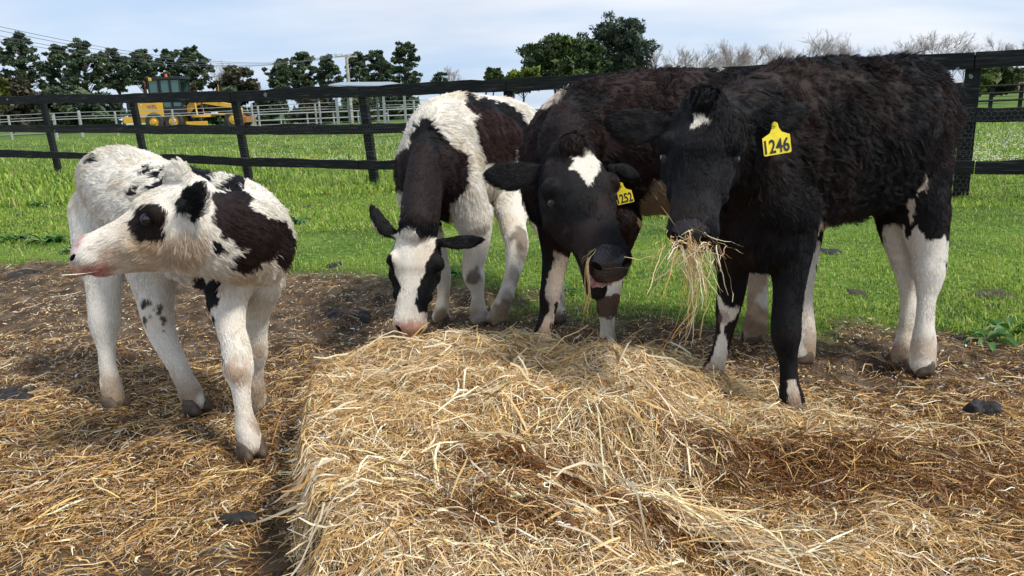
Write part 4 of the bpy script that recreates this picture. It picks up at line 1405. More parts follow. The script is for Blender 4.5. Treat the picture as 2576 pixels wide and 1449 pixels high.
def weathered(name):
    """tarred timber with pale lichen blotches and bare grey streaks"""
    m = bpy.data.materials.new(name)
    m.use_nodes = True
    t = m.node_tree
    L = t.links.new
    b = t.nodes['Principled BSDF']
    b.inputs['Roughness'].default_value = .8
    b.inputs['Specular IOR Level'].default_value = .3
    tc = N(t, 'ShaderNodeTexCoord')
    mp = N(t, 'ShaderNodeMapping')
    mp.inputs['Scale'].default_value = (2, 2, 30)
    L(tc.outputs['Object'], mp.inputs[0])
    n = N(t, 'ShaderNodeTexNoise')
    n.inputs['Scale'].default_value = 2
    n.inputs['Detail'].default_value = 7
    L(mp.outputs[0], n.inputs['Vector'])
    r = N(t, 'ShaderNodeValToRGB')
    e = r.color_ramp.elements
    e[0].position, e[0].color = .40, (.007, .007, .008, 1)
    e[1].position, e[1].color = .74, (.075, .07, .058, 1)
    x = e.new(.58); x.color = (.016, .016, .016, 1)
    L(n.outputs[0], r.inputs[0])
    vo = N(t, 'ShaderNodeTexVoronoi')
    vo.inputs['Scale'].default_value = 5.5
    L(tc.outputs['Object'], vo.inputs['Vector'])
    lt = N(t, 'ShaderNodeMath', operation='LESS_THAN')
    n3 = N(t, 'ShaderNodeTexNoise')
    n3.inputs['Scale'].default_value = 3.0
    n3.inputs['Detail'].default_value = 4
    L(tc.outputs['Object'], n3.inputs['Vector'])
    mr = N(t, 'ShaderNodeMapRange')
    mr.inputs[1].default_value, mr.inputs[2].default_value = .54, .72
    mr.inputs[3].default_value, mr.inputs[4].default_value = 0, .30
    L(n3.outputs[0], mr.inputs[0])
    L(vo.outputs['Distance'], lt.inputs[0]); L(mr.outputs[0], lt.inputs[1])
    mx = N(t, 'ShaderNodeMixRGB')
    L(lt.outputs[0], mx.inputs[0]); L(r.outputs[0], mx.inputs[1])
    mx.inputs[2].default_value = (.20, .22, .20, 1)
    L(mx.outputs[0], b.inputs['Base Color'])
    bp = N(t, 'ShaderNodeBump')
    bp.inputs['Strength'].default_value = .6
    bp.inputs['Distance'].default_value = .01
    L(n.outputs[0], bp.inputs['Height'])
    L(bp.outputs[0], b.inputs['Normal'])
    return m


M_TAR = weathered('tarred_timber')
M_WIRE = mat('galvanised_wire', (.22, .23, .22), .5, metal=.6)


def build_fence():
    root = empty('rail_fence', W(905, 470, 10.28), 'black weathered post and rail fence with chicken wire along the paddock', 'fence')
    # post centres at the rail heights: photo x at mid height, distance
    posts = [(-440, 16.3), (-150, 14.9), (98, 13.7), (325, 12.66), (582, 11.35), (905, 10.28), (1275, 9.25), (1745, 8.3), (2452, 6.95), (3350, 5.9)]
    # rail centre line y in the photo at each post: top, mid, bottom
    rails = [(266, 320, 379), (258, 322, 384), (250, 324, 389), (248, 325, 394), (243, 327, 406), (231, 325, 415), (214, 316, 416), (190, 305, 420), (152, 289, 421), (95, 270, 425)]
    base = [439, 440, 441, 446, 458, 476, 484, 492, 503, 525]
    top3 = []
    for (x, d), ry in zip(posts, rails):
        top3.append([W(x, y, d) for y in ry])
    for i, ((x, d), b) in enumerate(zip(posts, base)):
        top = top3[i][0].copy()
        pz = W(x, b, d)[2] - .15
        mb = MB()
        dirv = nz(top3[min(i + 1, len(posts) - 1)][0] - top3[max(i - 1, 0)][0])
        ang = math.atan2(dirv[1], dirv[0])
        nv = np.array([-dirv[1], dirv[0], 0])
        nv = nz(nv if nv[1] > 0 else -nv)
        low = np.array([W(x + (34 if i < 4 else 20 if i < 5 else -20), b, d)[0], W(x, b, d)[1], pz])
        c0 = top + nv * .055
        low = np.array([c0[0] + (.085 if i < 6 else 0), c0[1], pz])
        # leaning split post, rectangular
        a1 = np.array([math.cos(ang), math.sin(ang), 0]); a2 = nv
        v = []
        for p, k in ((low, 1.06), (c0 + np.array([0, 0, .055]), 1.0)):
            for sx, sy in ((-1, -1), (1, -1), (1, 1), (-1, 1)):
                v.append(p + a1 * sx * .066 * k + a2 * sy * .034)
        mb.add(v, [(3, 2, 1, 0), (4, 5, 6, 7), (0, 1, 5, 4), (1, 2, 6, 5), (2, 3, 7, 6), (3, 0, 4, 7)])
        mb.build('post', M_TAR, root, bevel=.008)
    for i in range(len(posts) - 1):
        for k in range(3):
            p, q = top3[i][k], top3[i + 1][k]
            t = nz(q - p)
            mb = MB()
            rail_board(mb, p + t * .004, q - t * .004, (.155, .135, .125)[k], .045, 100 + i * 3 + k)
            mb.build('rail', M_TAR, root, bevel=.004)
    # chicken wire on the lower two gaps, near side
    V, F = [], []
    nb = 0
    for i in range(len(posts) - 1):
        if posts[i][0] < -200:
            continue
        p, q = top3[i][1], top3[i + 1][1]
        lz = min(W(posts[i][0], base[i], posts[i][1])[2], W(posts[i + 1][0], base[i + 1], posts[i + 1][1])[2])
        t = nz((q - p) * np.array([1, 1, 0]))
        nrm = nz(np.cross(t, [0, 0, 1]))
        if nrm[1] > 0:
            nrm = -nrm
        ln = np.linalg.norm((q - p)[:2])
        s = .052
        rows = int((min(p[2], q[2]) + .05 - lz) / (s * .75)) + 1
        segs = []
        for r in range(rows):
            for c in range(int(ln / s) + 1):
                x0 = c * s + (s / 2 if r % 2 else 0)
                z0 = r * s * .75
                a, b_, c_ = (x0, z0), (x0 + s / 2, z0 + s * .27), (x0 + s, z0)
                segs += [(a, b_), (b_, c_), (b_, (x0 + s / 2, z0 + s * .75))]
        S = np.array(segs)
        S[..., 0] = np.minimum(S[..., 0], ln)
        o = p * np.array([1, 1, 0]) + nrm * .028
        zt = (q[2] - p[2]) / ln
        P3 = o + S[..., :1] * t + np.concatenate([0 * S, 0 * S[..., :1]], -1)
        P3[..., 2] = lz + S[..., 1] + np.maximum(zt * S[..., 0], 0)
        d = nz(P3[:, 1] - P3[:, 0])
        sd = np.cross(d, nrm) * .0007
        up = nrm * .0010
        for off in (0, 1):
            pass
        v = np.stack([P3[:, 0] - sd, P3[:, 0] + sd, P3[:, 0] + up, P3[:, 1] - sd, P3[:, 1] + sd, P3[:, 1] + up], 1).reshape(-1, 3)
        b = np.arange(len(P3))[:, None] * 6 + nb
        F.append(np.concatenate([b + np.array([[0, 1, 4, 3]]), b + np.array([[1, 2, 5, 4]]), b + np.array([[2, 0, 3, 5]])]))
        V.append(v)
        nb += len(v)
    obj('chicken_wire', np_mesh('chicken_wire', np.concatenate(V), np.concatenate(F), M_WIRE), root)


build_fence()

# ------------------------------------------------------------------ trees
M_BARK = mat('pine_bark', (.075, .058, .045), .9, noise=(3, .4))
M_BARK_GREY = mat('grey_bark', (.36, .31, .28), .9, noise=(3, .3))
M_LEAF = mat('tree_foliage', (.04, .07, .02), .6, attr='tint', trans=.2, spec=.3)


def branch_mesh(segs, n=5):
    """segs: list of (p, q, r0, r1)"""
    P = np.array([s[0] for s in segs]); Q = np.array([s[1] for s in segs])
    r0 = np.array([s[2] for s in segs]); r1 = np.array([s[3] for s in segs])
    T = nz(Q - P)
    ref = np.where(np.abs(T[:, 2:3]) < .9, [[0, 0, 1.]], [[1., 0, 0]])
    A = nz(np.cross(T, ref)); B = np.cross(T, A)
    th = np.arange(n) * 2 * math.pi / n
    ring = np.cos(th)[None, :, None] * A[:, None] + np.sin(th)[None, :, None] * B[:, None]
    V = np.concatenate([P[:, None] + ring * r0[:, None, None], Q[:, None] + ring * r1[:, None, None]], 1).reshape(-1, 3)
    b = np.arange(len(P))[:, None] * 2 * n
    F = np.concatenate([b + np.array([[i, (i + 1) % n, n + (i + 1) % n, n + i]]) for i in range(n)])
    return V, F


def leaf_cloud(r, centres, sizes, per, leaf, cols, flat=.6):
    """scattered small leaf faces in soft clumps"""
    k = len(centres)
    idx = np.repeat(np.arange(k), per)
    n = len(idx)
    d = nz(r.normal(size=(n, 3))) * (r.random((n, 1)) ** .5)
    d[:, 2] *= flat
    P = centres[idx] + d * sizes[idx][:, None]
    a = nz(r.normal(size=(n, 3)) + np.array([0, 0, .6]))
    u = nz(np.cross(a, r.normal(size=(n, 3))))
    v = np.cross(a, u)
    s = (leaf * np.exp(r.normal(0, .35, n)))[:, None]
    V = np.stack([P - u * s, P - v * s * .5, P + u * s, P + v * s * .5], 1).reshape(-1, 3)
    F = np.arange(n * 4).reshape(n, 4)
    ck = cols[r.integers(0, len(cols), k)] * np.exp(r.normal(0, .18, (k, 1)))
    C = ck[idx] * np.exp(r.normal(0, .2, (n, 1)))
    return V, F, np.repeat(C, 4, 0)


PINE_C = np.array([[.070, .105, .055], [.092, .128, .066], [.118, .150, .072], [.052, .078, .046]])
BROWNISH = np.array([[.075, .068, .040], [.06, .065, .035], [.09, .075, .05]])
OLIVE = np.array([[.12, .13, .028], [.09, .11, .025], [.15, .15, .035]])
YELLOW = np.array([[.17, .21, .025], [.12, .17, .02], [.09, .14, .02]])
FIG_C = np.array([[.045, .072, .022], [.065, .10, .028], [.09, .12, .032], [.030, .05, .018]])
GUM_C = np.array([[.060, .085, .055], [.080, .105, .062], [.042, .062, .042]])


def tree(name, label, px, top, half, low, base, dist, pal, seed, shape='pine', group=None, leaf=.24, nlimb=34, per=95, cat='tree', bare=.35, dense=1.0):
    """crown spans photo y top..low, x px +- half, at that distance; trunk down to y=base"""
    r = np.random.default_rng(seed)
    b = W(px, base, dist)
    T = W(px, top, dist)
    lowz = W(px, low, dist)[2]
    Hh = T[2] - b[2]
    hw = half * dist / FPX
    root = empty(name, b, label, cat, group)
    segs = []
    lean = r.normal(0, .02, 2)
    nt_ = 8
    tp = [np.array([b[0] + lean[0] * Hh * (i / nt_) ** 2 + r.normal(0, .01) * Hh * (i > 0), b[1] + lean[1] * Hh * (i / nt_), b[2] - .2 + (Hh * .95 + .2) * i / nt_]) for i in range(nt_ + 1)]
    r0 = max(.10, Hh * .024)
    for i in range(nt_):
        segs.append((tp[i], tp[i + 1], r0 * (1 - .85 * i / nt_), r0 * (1 - .85 * (i + 1) / nt_)))
    tp = np.array(tp)
    cen, siz = [], []
    zc, zr = (T[2] + lowz) / 2, (T[2] - lowz) / 2
    for i in range(nlimb):
        u = (i + r.random()) / nlimb
        z = lowz + (T[2] - lowz) * u
        if shape == 'pine':
            env = (1 - abs(2 * u - .75) ** 2.2 * .55) * (1 if u < .8 else 1 - ((u - .8) / .2) ** 2 * .55)
        elif shape == 'umbrella':
            env = .55 + .45 * math.sin(min(1, u * 1.25) * math.pi * .9)
        else:
            env = math.sqrt(max(.06, 1 - (2 * u - 1) ** 2 * .92))
        an = i * 2.4 + r.normal(0, .5)
        rad = hw * env * r.uniform(.45, 1.0)
        tip = np.array([np.interp(z, tp[:, 2], tp[:, 0]) + math.cos(an) * rad, np.interp(z, tp[:, 2], tp[:, 1]) + math.sin(an) * rad, z])
        z0 = max(b[2] + Hh * .15, z - rad * r.uniform(.5, 1.1))
        st = np.array([np.interp(z0, tp[:, 2], tp[:, 0]), np.interp(z0, tp[:, 2], tp[:, 1]), z0])
        md = (st + tip) / 2 + np.array([0, 0, .10 * rad]) + r.normal(0, .05 * rad, 3)
        rr = r0 * .28
        segs += [(st, md, rr, rr * .65), (md, tip, rr * .65, rr * .25)]
        for k in range(3 if shape != 'pine' else 2):
            q = md + (tip - md) * r.uniform(.2, 1.1) + r.normal(0, .22, 3) * hw * np.array([1, 1, .45])
            segs.append((md, q, rr * .4, rr * .15))
            cen.append(q); siz.append(hw * r.uniform(.12, .22) * (1 if shape == 'pine' else 1.3))
        cen.append(tip); siz.append(hw * r.uniform(.14, .25) * (1 if shape == 'pine' else 1.3))
    V, F = branch_mesh(segs)
    obj('trunk', np_mesh('trunk', V, F, M_BARK), root)
    V, F, C = leaf_cloud(r, np.array(cen), np.array(siz) * dense, per, leaf, pal, .55 if shape == 'pine' else .62)
    obj('crown', np_mesh('crown', V, F, M_LEAF, C), root)
    return root


def bare_tree(label, px, top, half, base, dist, seed, group, m=None, name='bare_tree', upright=.8):
    r = np.random.default_rng(seed)
    b = W(px, base, dist)
    Hh = W(px, top, dist)[2] - b[2]
    hw = half * dist / FPX
    segs = []

    def grow(p, d, ln, rad, lev):
        q = p
        n = 3
        for i in range(n):
            d = nz(d + r.normal(0, .14, 3) + np.array([0, 0, .05 * upright]))
            q2 = q + d * ln / n
            segs.append((q, q2, rad * (1 - .15 * i), rad * (1 - .15 * (i + 1))))
            q = q2
            if lev < 5 and (i > 0 or lev > 0):
                for k in range(r.integers(1, 3) if lev < 3 else r.integers(0, 3)):
                    s = nz(r.normal(size=3))
                    dd = nz(d + (s - np.dot(s, d) * d) * r.uniform(.5, .95))
                    grow(q, dd, ln * r.uniform(.5, .72), rad * .55, lev + 1)
        if lev < 5:
            grow(q, nz(d + r.normal(0, .3, 3)), ln * .62, rad * .6, lev + 1)
    grow(b, nz(np.array([r.normal(0, .08), r.normal(0, .08), 1])), Hh * .34, max(.05, Hh * .013), 0)
    V, F = branch_mesh(segs, 3)
    z = V[:, 2] - b[2]
    k = Hh / z.max()
    V[:, 2] = b[2] + z * k
    ext = np.percentile(np.abs(V[:, 0] - b[0]), 97)
    f = hw / max(ext, .01)
    V[:, 0] = b[0] + (V[:, 0] - b[0]) * f
    V[:, 1] = b[1] + (V[:, 1] - b[1]) * f
    root = empty(name, b, label, 'tree', group)
    obj('branches', np_mesh('branches', V, F, m or M_BARK_GREY), root)
    return root


def build_trees():
    g = 'pines in a row beyond the white fence'
    lab = {
        83: 'tallest pine at the left end of the row, broad dark crown',
        170: 'slimmer pine second from the left end of the row, thin lower crown',
        232: 'big broad pine third from the left end of the row',
        312: 'spreading pine between the broad pine and the yellow grader',
        376: 'forked pine directly left of the grader cab',
        438: 'narrow pine rising straight behind the orange beacon',
        503: 'rounded pine right of the grader cab, last of the left row',
    }
    spec = [(83, 94, 56, 215), (170, 122, 42, 235), (232, 112, 50, 222), (312, 130, 45, 222), (376, 131, 40, 215), (438, 131, 31, 225), (503, 129, 48, 218)]
    for i, (x, t, h, l) in enumerate(spec):
        tree('pine_tree', lab[x], x, t, h, l, 312, 74 + (i * 5) % 9, PINE_C, 200 + i, 'pine', g, .13, 40, 88)
    tree('scrubby_tree', 'low brownish twiggy tree beside the leafless one behind the grader nose', 610, 176, 46, 250, 308, 70, BROWNISH, 215, 'round', None, .20, 26, 60)
    g2 = 'pines around the power pole'
    sp2 = [(718, 153, 34, 225, 'pine at the left edge of the pole group, low and sparse'), (772, 137, 44, 228, 'broad pine second in the pole group, left of the power pole'),
           (832, 146, 34, 228, 'pine just left of the power pole, upper branches level with the crossarm'), (905, 137, 36, 225, 'pine just right of the power pole'),
           (962, 133, 36, 225, 'pine between the pole pine and the tall right one'), (1021, 115, 44, 230, 'tall layered pine at the right end of the pole group')]
    for i, (x, t, h, l, lb) in enumerate(sp2):
        tree('pine_tree', lb, x, t, h, l, 300, 76 + (i * 4) % 7, PINE_C, 230 + i, 'pine', g2, .13, 40, 88)
    tree('shrub', 'olive yellow bush at the far left edge below the tallest pine', 2, 192, 30, 258, 320, 60, OLIVE, 240, 'round', None, .2, 16, 90, 'bush')
    gs = 'dark bushes behind the white fence'
    for i, (x, t, h, l, lb) in enumerate([(55, 205, 55, 322, 'dark bush below the tallest pine behind the white fence'), (150, 232, 60, 320, 'dark low bush left of the grader under the slim pine'),
                                          (255, 240, 55, 322, 'dark low bush behind the grader rear end'), (470, 225, 60, 320, 'dark bush behind the grader bonnet and blade arm'),
                                          (560, 228, 55, 322, 'dark bush behind the grader front wheel'), (690, 245, 50, 316, 'dark low bush left of the pole group pines'),
                                          (790, 238, 60, 316, 'dark bush under the broad pole pine'), (910, 240, 60, 314, 'dark bush behind the shed posts'), (1005, 235, 50, 312, 'dark bush below the tall layered pine')]):
        tree('shrub', lb, x, t, h, l, 322 - .038 * x, 66 + i % 3 * 2, PINE_C if i % 3 else BROWNISH, 250 + i, 'round', gs, .24, 20, 90, 'bush')
    tree('fig_tree', 'broad flat topped dark tree with open spreading limbs, left of the tall dome tree', 1398, 104, 82, 205, 262, 60, FIG_C, 270, 'umbrella', None, .13, 46, 100)
    tree('fig_tree', 'dense olive green tree filling between the flat topped and the dome tree', 1478, 112, 52, 225, 262, 62, FIG_C * 1.15, 271, 'round', None, .13, 40, 110)
    tree('dome_tree', 'tall dome shaped grey green tree, highest of all, above the black calf 1252', 1560, 62, 82, 215, 258, 66, GUM_C, 272, 'round', None, .13, 64, 80)
    tree('small_tree', 'small rounded dark tree behind the fence between the leafless and yellow trees', 1242, 175, 26, 205, 262, 70, FIG_C, 273, 'umbrella', None, .15, 14, 60)
    tree('yellow_bush', 'yellow green bush glowing in front of the flat topped tree', 1318, 178, 46, 225, 262, 56, YELLOW, 274, 'round', None, .15, 20, 90, 'bush')
    tree('grey_tree', 'small pale grey leaved tree left of the leafless tree behind the fence', 1110, 186, 24, 228, 268, 70, GUM_C * 1.5, 275, 'round', None, .13, 14, 45)
    tree('hedge_bush', 'dark green bush behind the right fence post, left of the brown roofed house', 2500, 165, 60, 225, 238, 60, FIG_C, 276, 'round', None, .2, 22, 90, 'bush')
    tree('yellow_bush', 'yellowish bush beside the brown roofed house under the right fence rail', 2465, 195, 28, 222, 236, 52, YELLOW, 277, 'round', None, .15, 14, 70, 'bush')
    gb = 'leafless trees on the skyline'
    bare_tree('pale leafless tree between the tall layered pine and the yellow bush', 1160, 163, 46, 268, 75, 301, gb)
    bare_tree('leafless tree between the rounded pine and the brownish scrubby tree', 572, 148, 34, 300, 78, 302, gb)
    bare_tree('thin leafless tree in the gap between the two pine groups', 672, 200, 26, 300, 90, 303, gb)
    bare_tree('leafless brown tree at the extreme left edge behind the tallest pine', 8, 155, 32, 318, 85, 304, gb)
    row = [(1695, 118, 36, 'smallest bare tree just right of the dome tree'), (1752, 108, 40, 'bare tree above the left part of calf 1252 back'), (1812, 96, 44, 'bare tree above the white tuft on calf 1252 back'),
           (1868, 105, 38, 'bare tree behind the curly withers of calf 1246'), (1930, 108, 40, 'bare tree above the neck of calf 1246'), (2042, 78, 58, 'wide bare tree with a forked crown, above the shoulder of calf 1246'),
           (2168, 75, 56, 'tall bare tree above the middle of calf 1246 back'), (2255, 88, 44, 'bare tree behind the hips of calf 1246'), (2352, 72, 60, 'crooked bare tree above the rump of calf 1246'),
           (2480, 76, 50, 'bare tree above the right fence post'), (2566, 80, 46, 'bare tree at the extreme right edge of the sky')]
    fill = 'slender bare tree filling the treeline between the taller bare trees'
    row = [(x, t, h * 1.25, lb) for x, t, h, lb in row]
    for i, x in enumerate((1662, 1722, 1782, 1840, 1900, 1968, 2005, 2092, 2125, 2212, 2300, 2395, 2430, 2522)):
        row.append((x, 104 + (i * 7) % 16 - .012 * (x - 1660), 46, fill))
    for i, (x, t, h, lb) in enumerate(row):
        bare_tree(lb, x, t, h, 250 - .038 * (x - 1900), 62 + (i * 7) % 9, 310 + i, gb)


build_trees()

# ------------------------------------------------------------------ yard fence, shed, pole, houses
M_WHITE = mat('white_painted_rail', (.42, .43, .42), .5)
M_GALV = mat('zinc_roof', (.30, .36, .40), .45, metal=.3, noise=(2, .15))
M_CONC = mat('concrete_pole', (.42, .38, .32), .9, noise=(4, .2))
M_STEEL = mat('steel_post', (.35, .37, .37), .5, metal=.4)


def build_yard():
    def hy(x, h, d):
        """photo y of height h at distance d under column x"""
        hor = 275 - .0384 * (x - 1288)
        return hor + FPX * (1.0 - h) / d
    root = empty('yard_fence', W(300, 335, 42), 'white metal rail fence of the riding yard behind the black fence', 'fence')
    xs = [-60, 20, 133, 197, 288, 432, 632, 648, 792, 802, 905, 1040, 1160]
    b0 = .38
    hs = (1.72, 1.5, 1.36, .62)
    for i, x in enumerate(xs):
        mb = MB()
        p = W(x, hy(x, b0, 42), 42)
        q = W(x, hy(x, 1.75 + .12 * (i % 3 == 0), 42), 42)
        p = np.array([q[0], q[1], p[2] - .1])
        mb.tube(p, q, .085 if i in (2, 3) else .06, n=8)
        mb.build('post', M_WHITE, root)
    for h in hs:
        mb = MB()
        pts = [W(x, hy(x, h + .03 * math.sin(x * .01), 42), 42) - FW * .1 for x in xs]
        mb.path(pts, .017 if h != 1.36 else .026, 6)
        mb.build('rail', M_WHITE, root)
    # a second, lower rail fence further off behind the shed
    root = empty('paddock_fence', W(900, 310, 55), 'low pale rail fence behind the shed posts, further off', 'fence')
    xs = [640, 705, 772, 838, 900, 975, 1020, 1090]
    for x in xs:
        mb = MB()
        q = W(x, hy(x, 1.35, 55), 55)
        mb.tube([q[0], q[1], .3], q, .06)
        mb.build('post', M_WHITE, root)
    for h in (1.3, .85):
        mb = MB()
        mb.path([W(x, hy(x, h, 55), 55) - FW * .1 for x in xs], .05)
        mb.build('rail', M_WHITE, root)
    # open shed with a low skillion roof
    root = empty('shed', W(930, 300, 36), 'open shed with thin flat blue grey metal roof on steel posts', 'shed')
    mb = MB()
    a, b, c, d = W(826, 213, 34), W(1034, 216, 35.5), W(985, 205.5, 42), W(858, 206.5, 42)
    v = [a, b, c, d]
    mb.prism([Vector(p) for p in v], (0, 0, -.10))
    mb.build('roof', M_GALV, root)
    for x, dd in ((843, 34.2), (1015, 35.6), (945, 41.5), (872, 41.5), (962, 35.2)):
        mb = MB()
        q = W(x, 214 if dd < 40 else 208, dd)
        mb.box((q[0], q[1], (q[2] - .1 + .2) / 2), (.11, .11, q[2] - .3))
        mb.build('post', M_STEEL, root)
    # power pole and its four wires
    root = empty('power_pole', W(872, 305, 62), 'pale power pole with a crossarm standing among the right pines', 'power pole')
    mb = MB()
    t_ = W(871, 138, 62)
    mb.tube([t_[0], t_[1], .2], t_, .17, .12, 10)
    mb.build('pole', M_CONC, root)
    mb = MB()
    arm = W(871, 142, 62)
    mb.box(arm, (1.9, .1, .12), rz=.5)
    mb.build('crossarm', M_CONC, root)
    ends = []
    for k in (-.85, -.35, .35, .85):
        p = arm + np.array([math.cos(.5), math.sin(.5), 0]) * k + np.array([0, 0, .06])
        mb = MB()
        mb.tube(p, p + np.array([0, 0, .16]), .04)
        mb.build('insulator', M_WHITE, root)
        ends.append(p + np.array([0, 0, .16]))
    mw = mat('power_cable', (.10, .10, .11), .5)
    lbs = ['topmost power line crossing the sky over the left pines', 'second power line from the top over the left pines', 'third power line from the top, dipping behind the pine tops', 'lowest power line crossing in front of the left pine tops']
    for (ya, ymid, e, lb) in zip((41, 52, 67, 78), (128, 132, 139, 148), (ends[3], ends[2], ends[1], ends[0]), lbs):
        a = W(-160, ya - 12, 30)
        pts = []
        for i in range(25):
            t = i / 24
            p = a + (e - a) * t
            p = p - np.array([0, 0, 1.0 * 4 * t * (1 - t) * 1.3])
            pts.append(p)
        mb = MB()
        mb.path(pts, .012, 5)
        mb.build('power_line', mw, label=lb, cat='power line', group='power lines from the pole')
    # small distant pole by the fig trees
    root = empty('small_pole', W(1222, 260, 60), 'small dark pole with a short crossarm left of the yellow bush', 'power pole')
    mb = MB()
    t_ = W(1221, 195, 60)
    mb.tube([t_[0], t_[1], .2], t_, .09, .07)
    mb.build('pole', M_BARK, root)
    mb = MB()
    mb.box(t_ - np.array([0, 0, .35]), (.9, .08, .08))
    mb.build('crossarm', M_BARK, root)
    # right: far dark fence, houses, white car
    root = empty('far_fence', W(2530, 238, 38), 'dark post and rail fence far off at the right edge before the brown roofed house', 'fence')
    tops = []
    for x in (2380, 2425, 2497, 2572, 2650):
        mb = MB()
        q = W(x, 212 - .04 * (x - 2497), 38)
        mb.box((q[0], q[1], q[2] / 2), (.16, .10, q[2]))
        mb.build('post', M_TAR, root)
        tops.append(q)
    for k in (.08, .45, .82):
        mb = MB()
        mb.path([q * np.array([1, 1, 0]) + np.array([0, -.08, q[2] - k]) for q in tops], .06, 6)
        mb.build('rail', M_TAR, root)
    mroof = mat('brown_roof_tiles', (.15, .085, .065), .8, noise=(2, .25))
    mwall = mat('rendered_wall', (.33, .27, .22), .9, noise=(2, .15))
    mgr = mat('grey_roof_sheet', (.36, .36, .36), .6, noise=(1, .15))

    def house(label, x0, x1, ytop, yeave, ybase, d, roofm):
        p0, p1 = W(x0, yeave, d), W(x1, yeave, d)
        zb = W(x0, ybase, d)[2]
        zt = W((x0 + x1) / 2, ytop, d)[2]
        ze = min(p0[2], p1[2])
        root = empty('house', (p0 + p1) / 2 * np.array([1, 1, 0]) + np.array([0, 0, zb]), label, 'house')
        wd = p1[0] - p0[0]
        cx, cy = (p0[0] + p1[0]) / 2, p0[1] + 4
        mb = MB()
        mb.box((cx, cy, (zb + ze) / 2), (wd - .8, 7.2, ze - zb))
        mb.build('wall', mwall, root)
        mb = MB()
        rx = wd * .28
        v = [(cx - wd / 2, cy - 4, ze), (cx + wd / 2, cy - 4, ze), (cx + wd / 2, cy + 4, ze), (cx - wd / 2, cy + 4, ze), (cx - rx, cy, zt), (cx + rx, cy, zt)]
        mb.add(v, [(0, 1, 5, 4), (1, 2, 5), (2, 3, 4, 5), (3, 0, 4), (3, 2, 1, 0)])
        mb.build('roof', roofm, root)
        for k in (-.28, .0, .28):
            mb = MB()
            mb.box((cx + wd * k, cy - 3.62, zb + (ze - zb) * .52), (1.3, .06, (ze - zb) * .5))
            mb.build('window', M_EYE, root)
    house('low house with a brown hipped roof at the right edge', 2506, 2700, 196, 220, 236, 120, mroof)
    house('house with a grey roof seen between the calf rump and the right fence post', 2380, 2452, 190, 212, 236, 105, mgr)
    p = W(2404, 236, 85)
    root = empty('parked_car', p, 'white car parked far off just left of the right fence post', 'car')
    b = p.copy()
    mb = MB()
    prof = [(-1.9, .35), (1.9, .35), (1.95, .75), (1.0, .85), (.5, 1.3), (-1.1, 1.32), (-1.75, .9), (-1.95, .8)]
    mb.prism([Vector(b + np.array([x, -.8, z])) for x, z in prof], (0, 1.6, 0))
    mb.build('body', mat('white_car_paint', (.75, .76, .78), .25, coat=.6), root, bevel=.05)
    mb = MB()
    mb.prism([Vector(b + np.array([x, -.812, z])) for x, z in [(-1.3, .88), (.75, .88), (.40, 1.22), (-1.0, 1.24)]], (0, .006, 0))
    mb.build('window', M_EYE, root)
    for x in (-1.2, 1.2):
        mb = MB()
        mb.tube(b + np.array([x, -.84, .32]), b + np.array([x, -.6, .32]), .32, n=16)
        mb.build('wheel', M_HOOF, root)


build_yard()


# ------------------------------------------------------------------ motor grader
def text_mesh(text, size, origin, right, up, m, name, parent, bold=.0):
    cu = bpy.data.curves.new('t', 'FONT')
    cu.body = text
    cu.size = size
    cu.offset = bold
    to = bpy.data.objects.new('t', cu)
    COL.objects.link(to)
    me = bpy.data.meshes.new_from_object(to.evaluated_get(bpy.context.evaluated_depsgraph_get()))
    bpy.data.objects.remove(to)
    for v in me.vertices:
        v.co = Vector(origin) + Vector(right) * v.co.x + Vector(up) * v.co.y
    me.materials.clear()
    me.materials.append(m)
    return obj(name, me, parent)


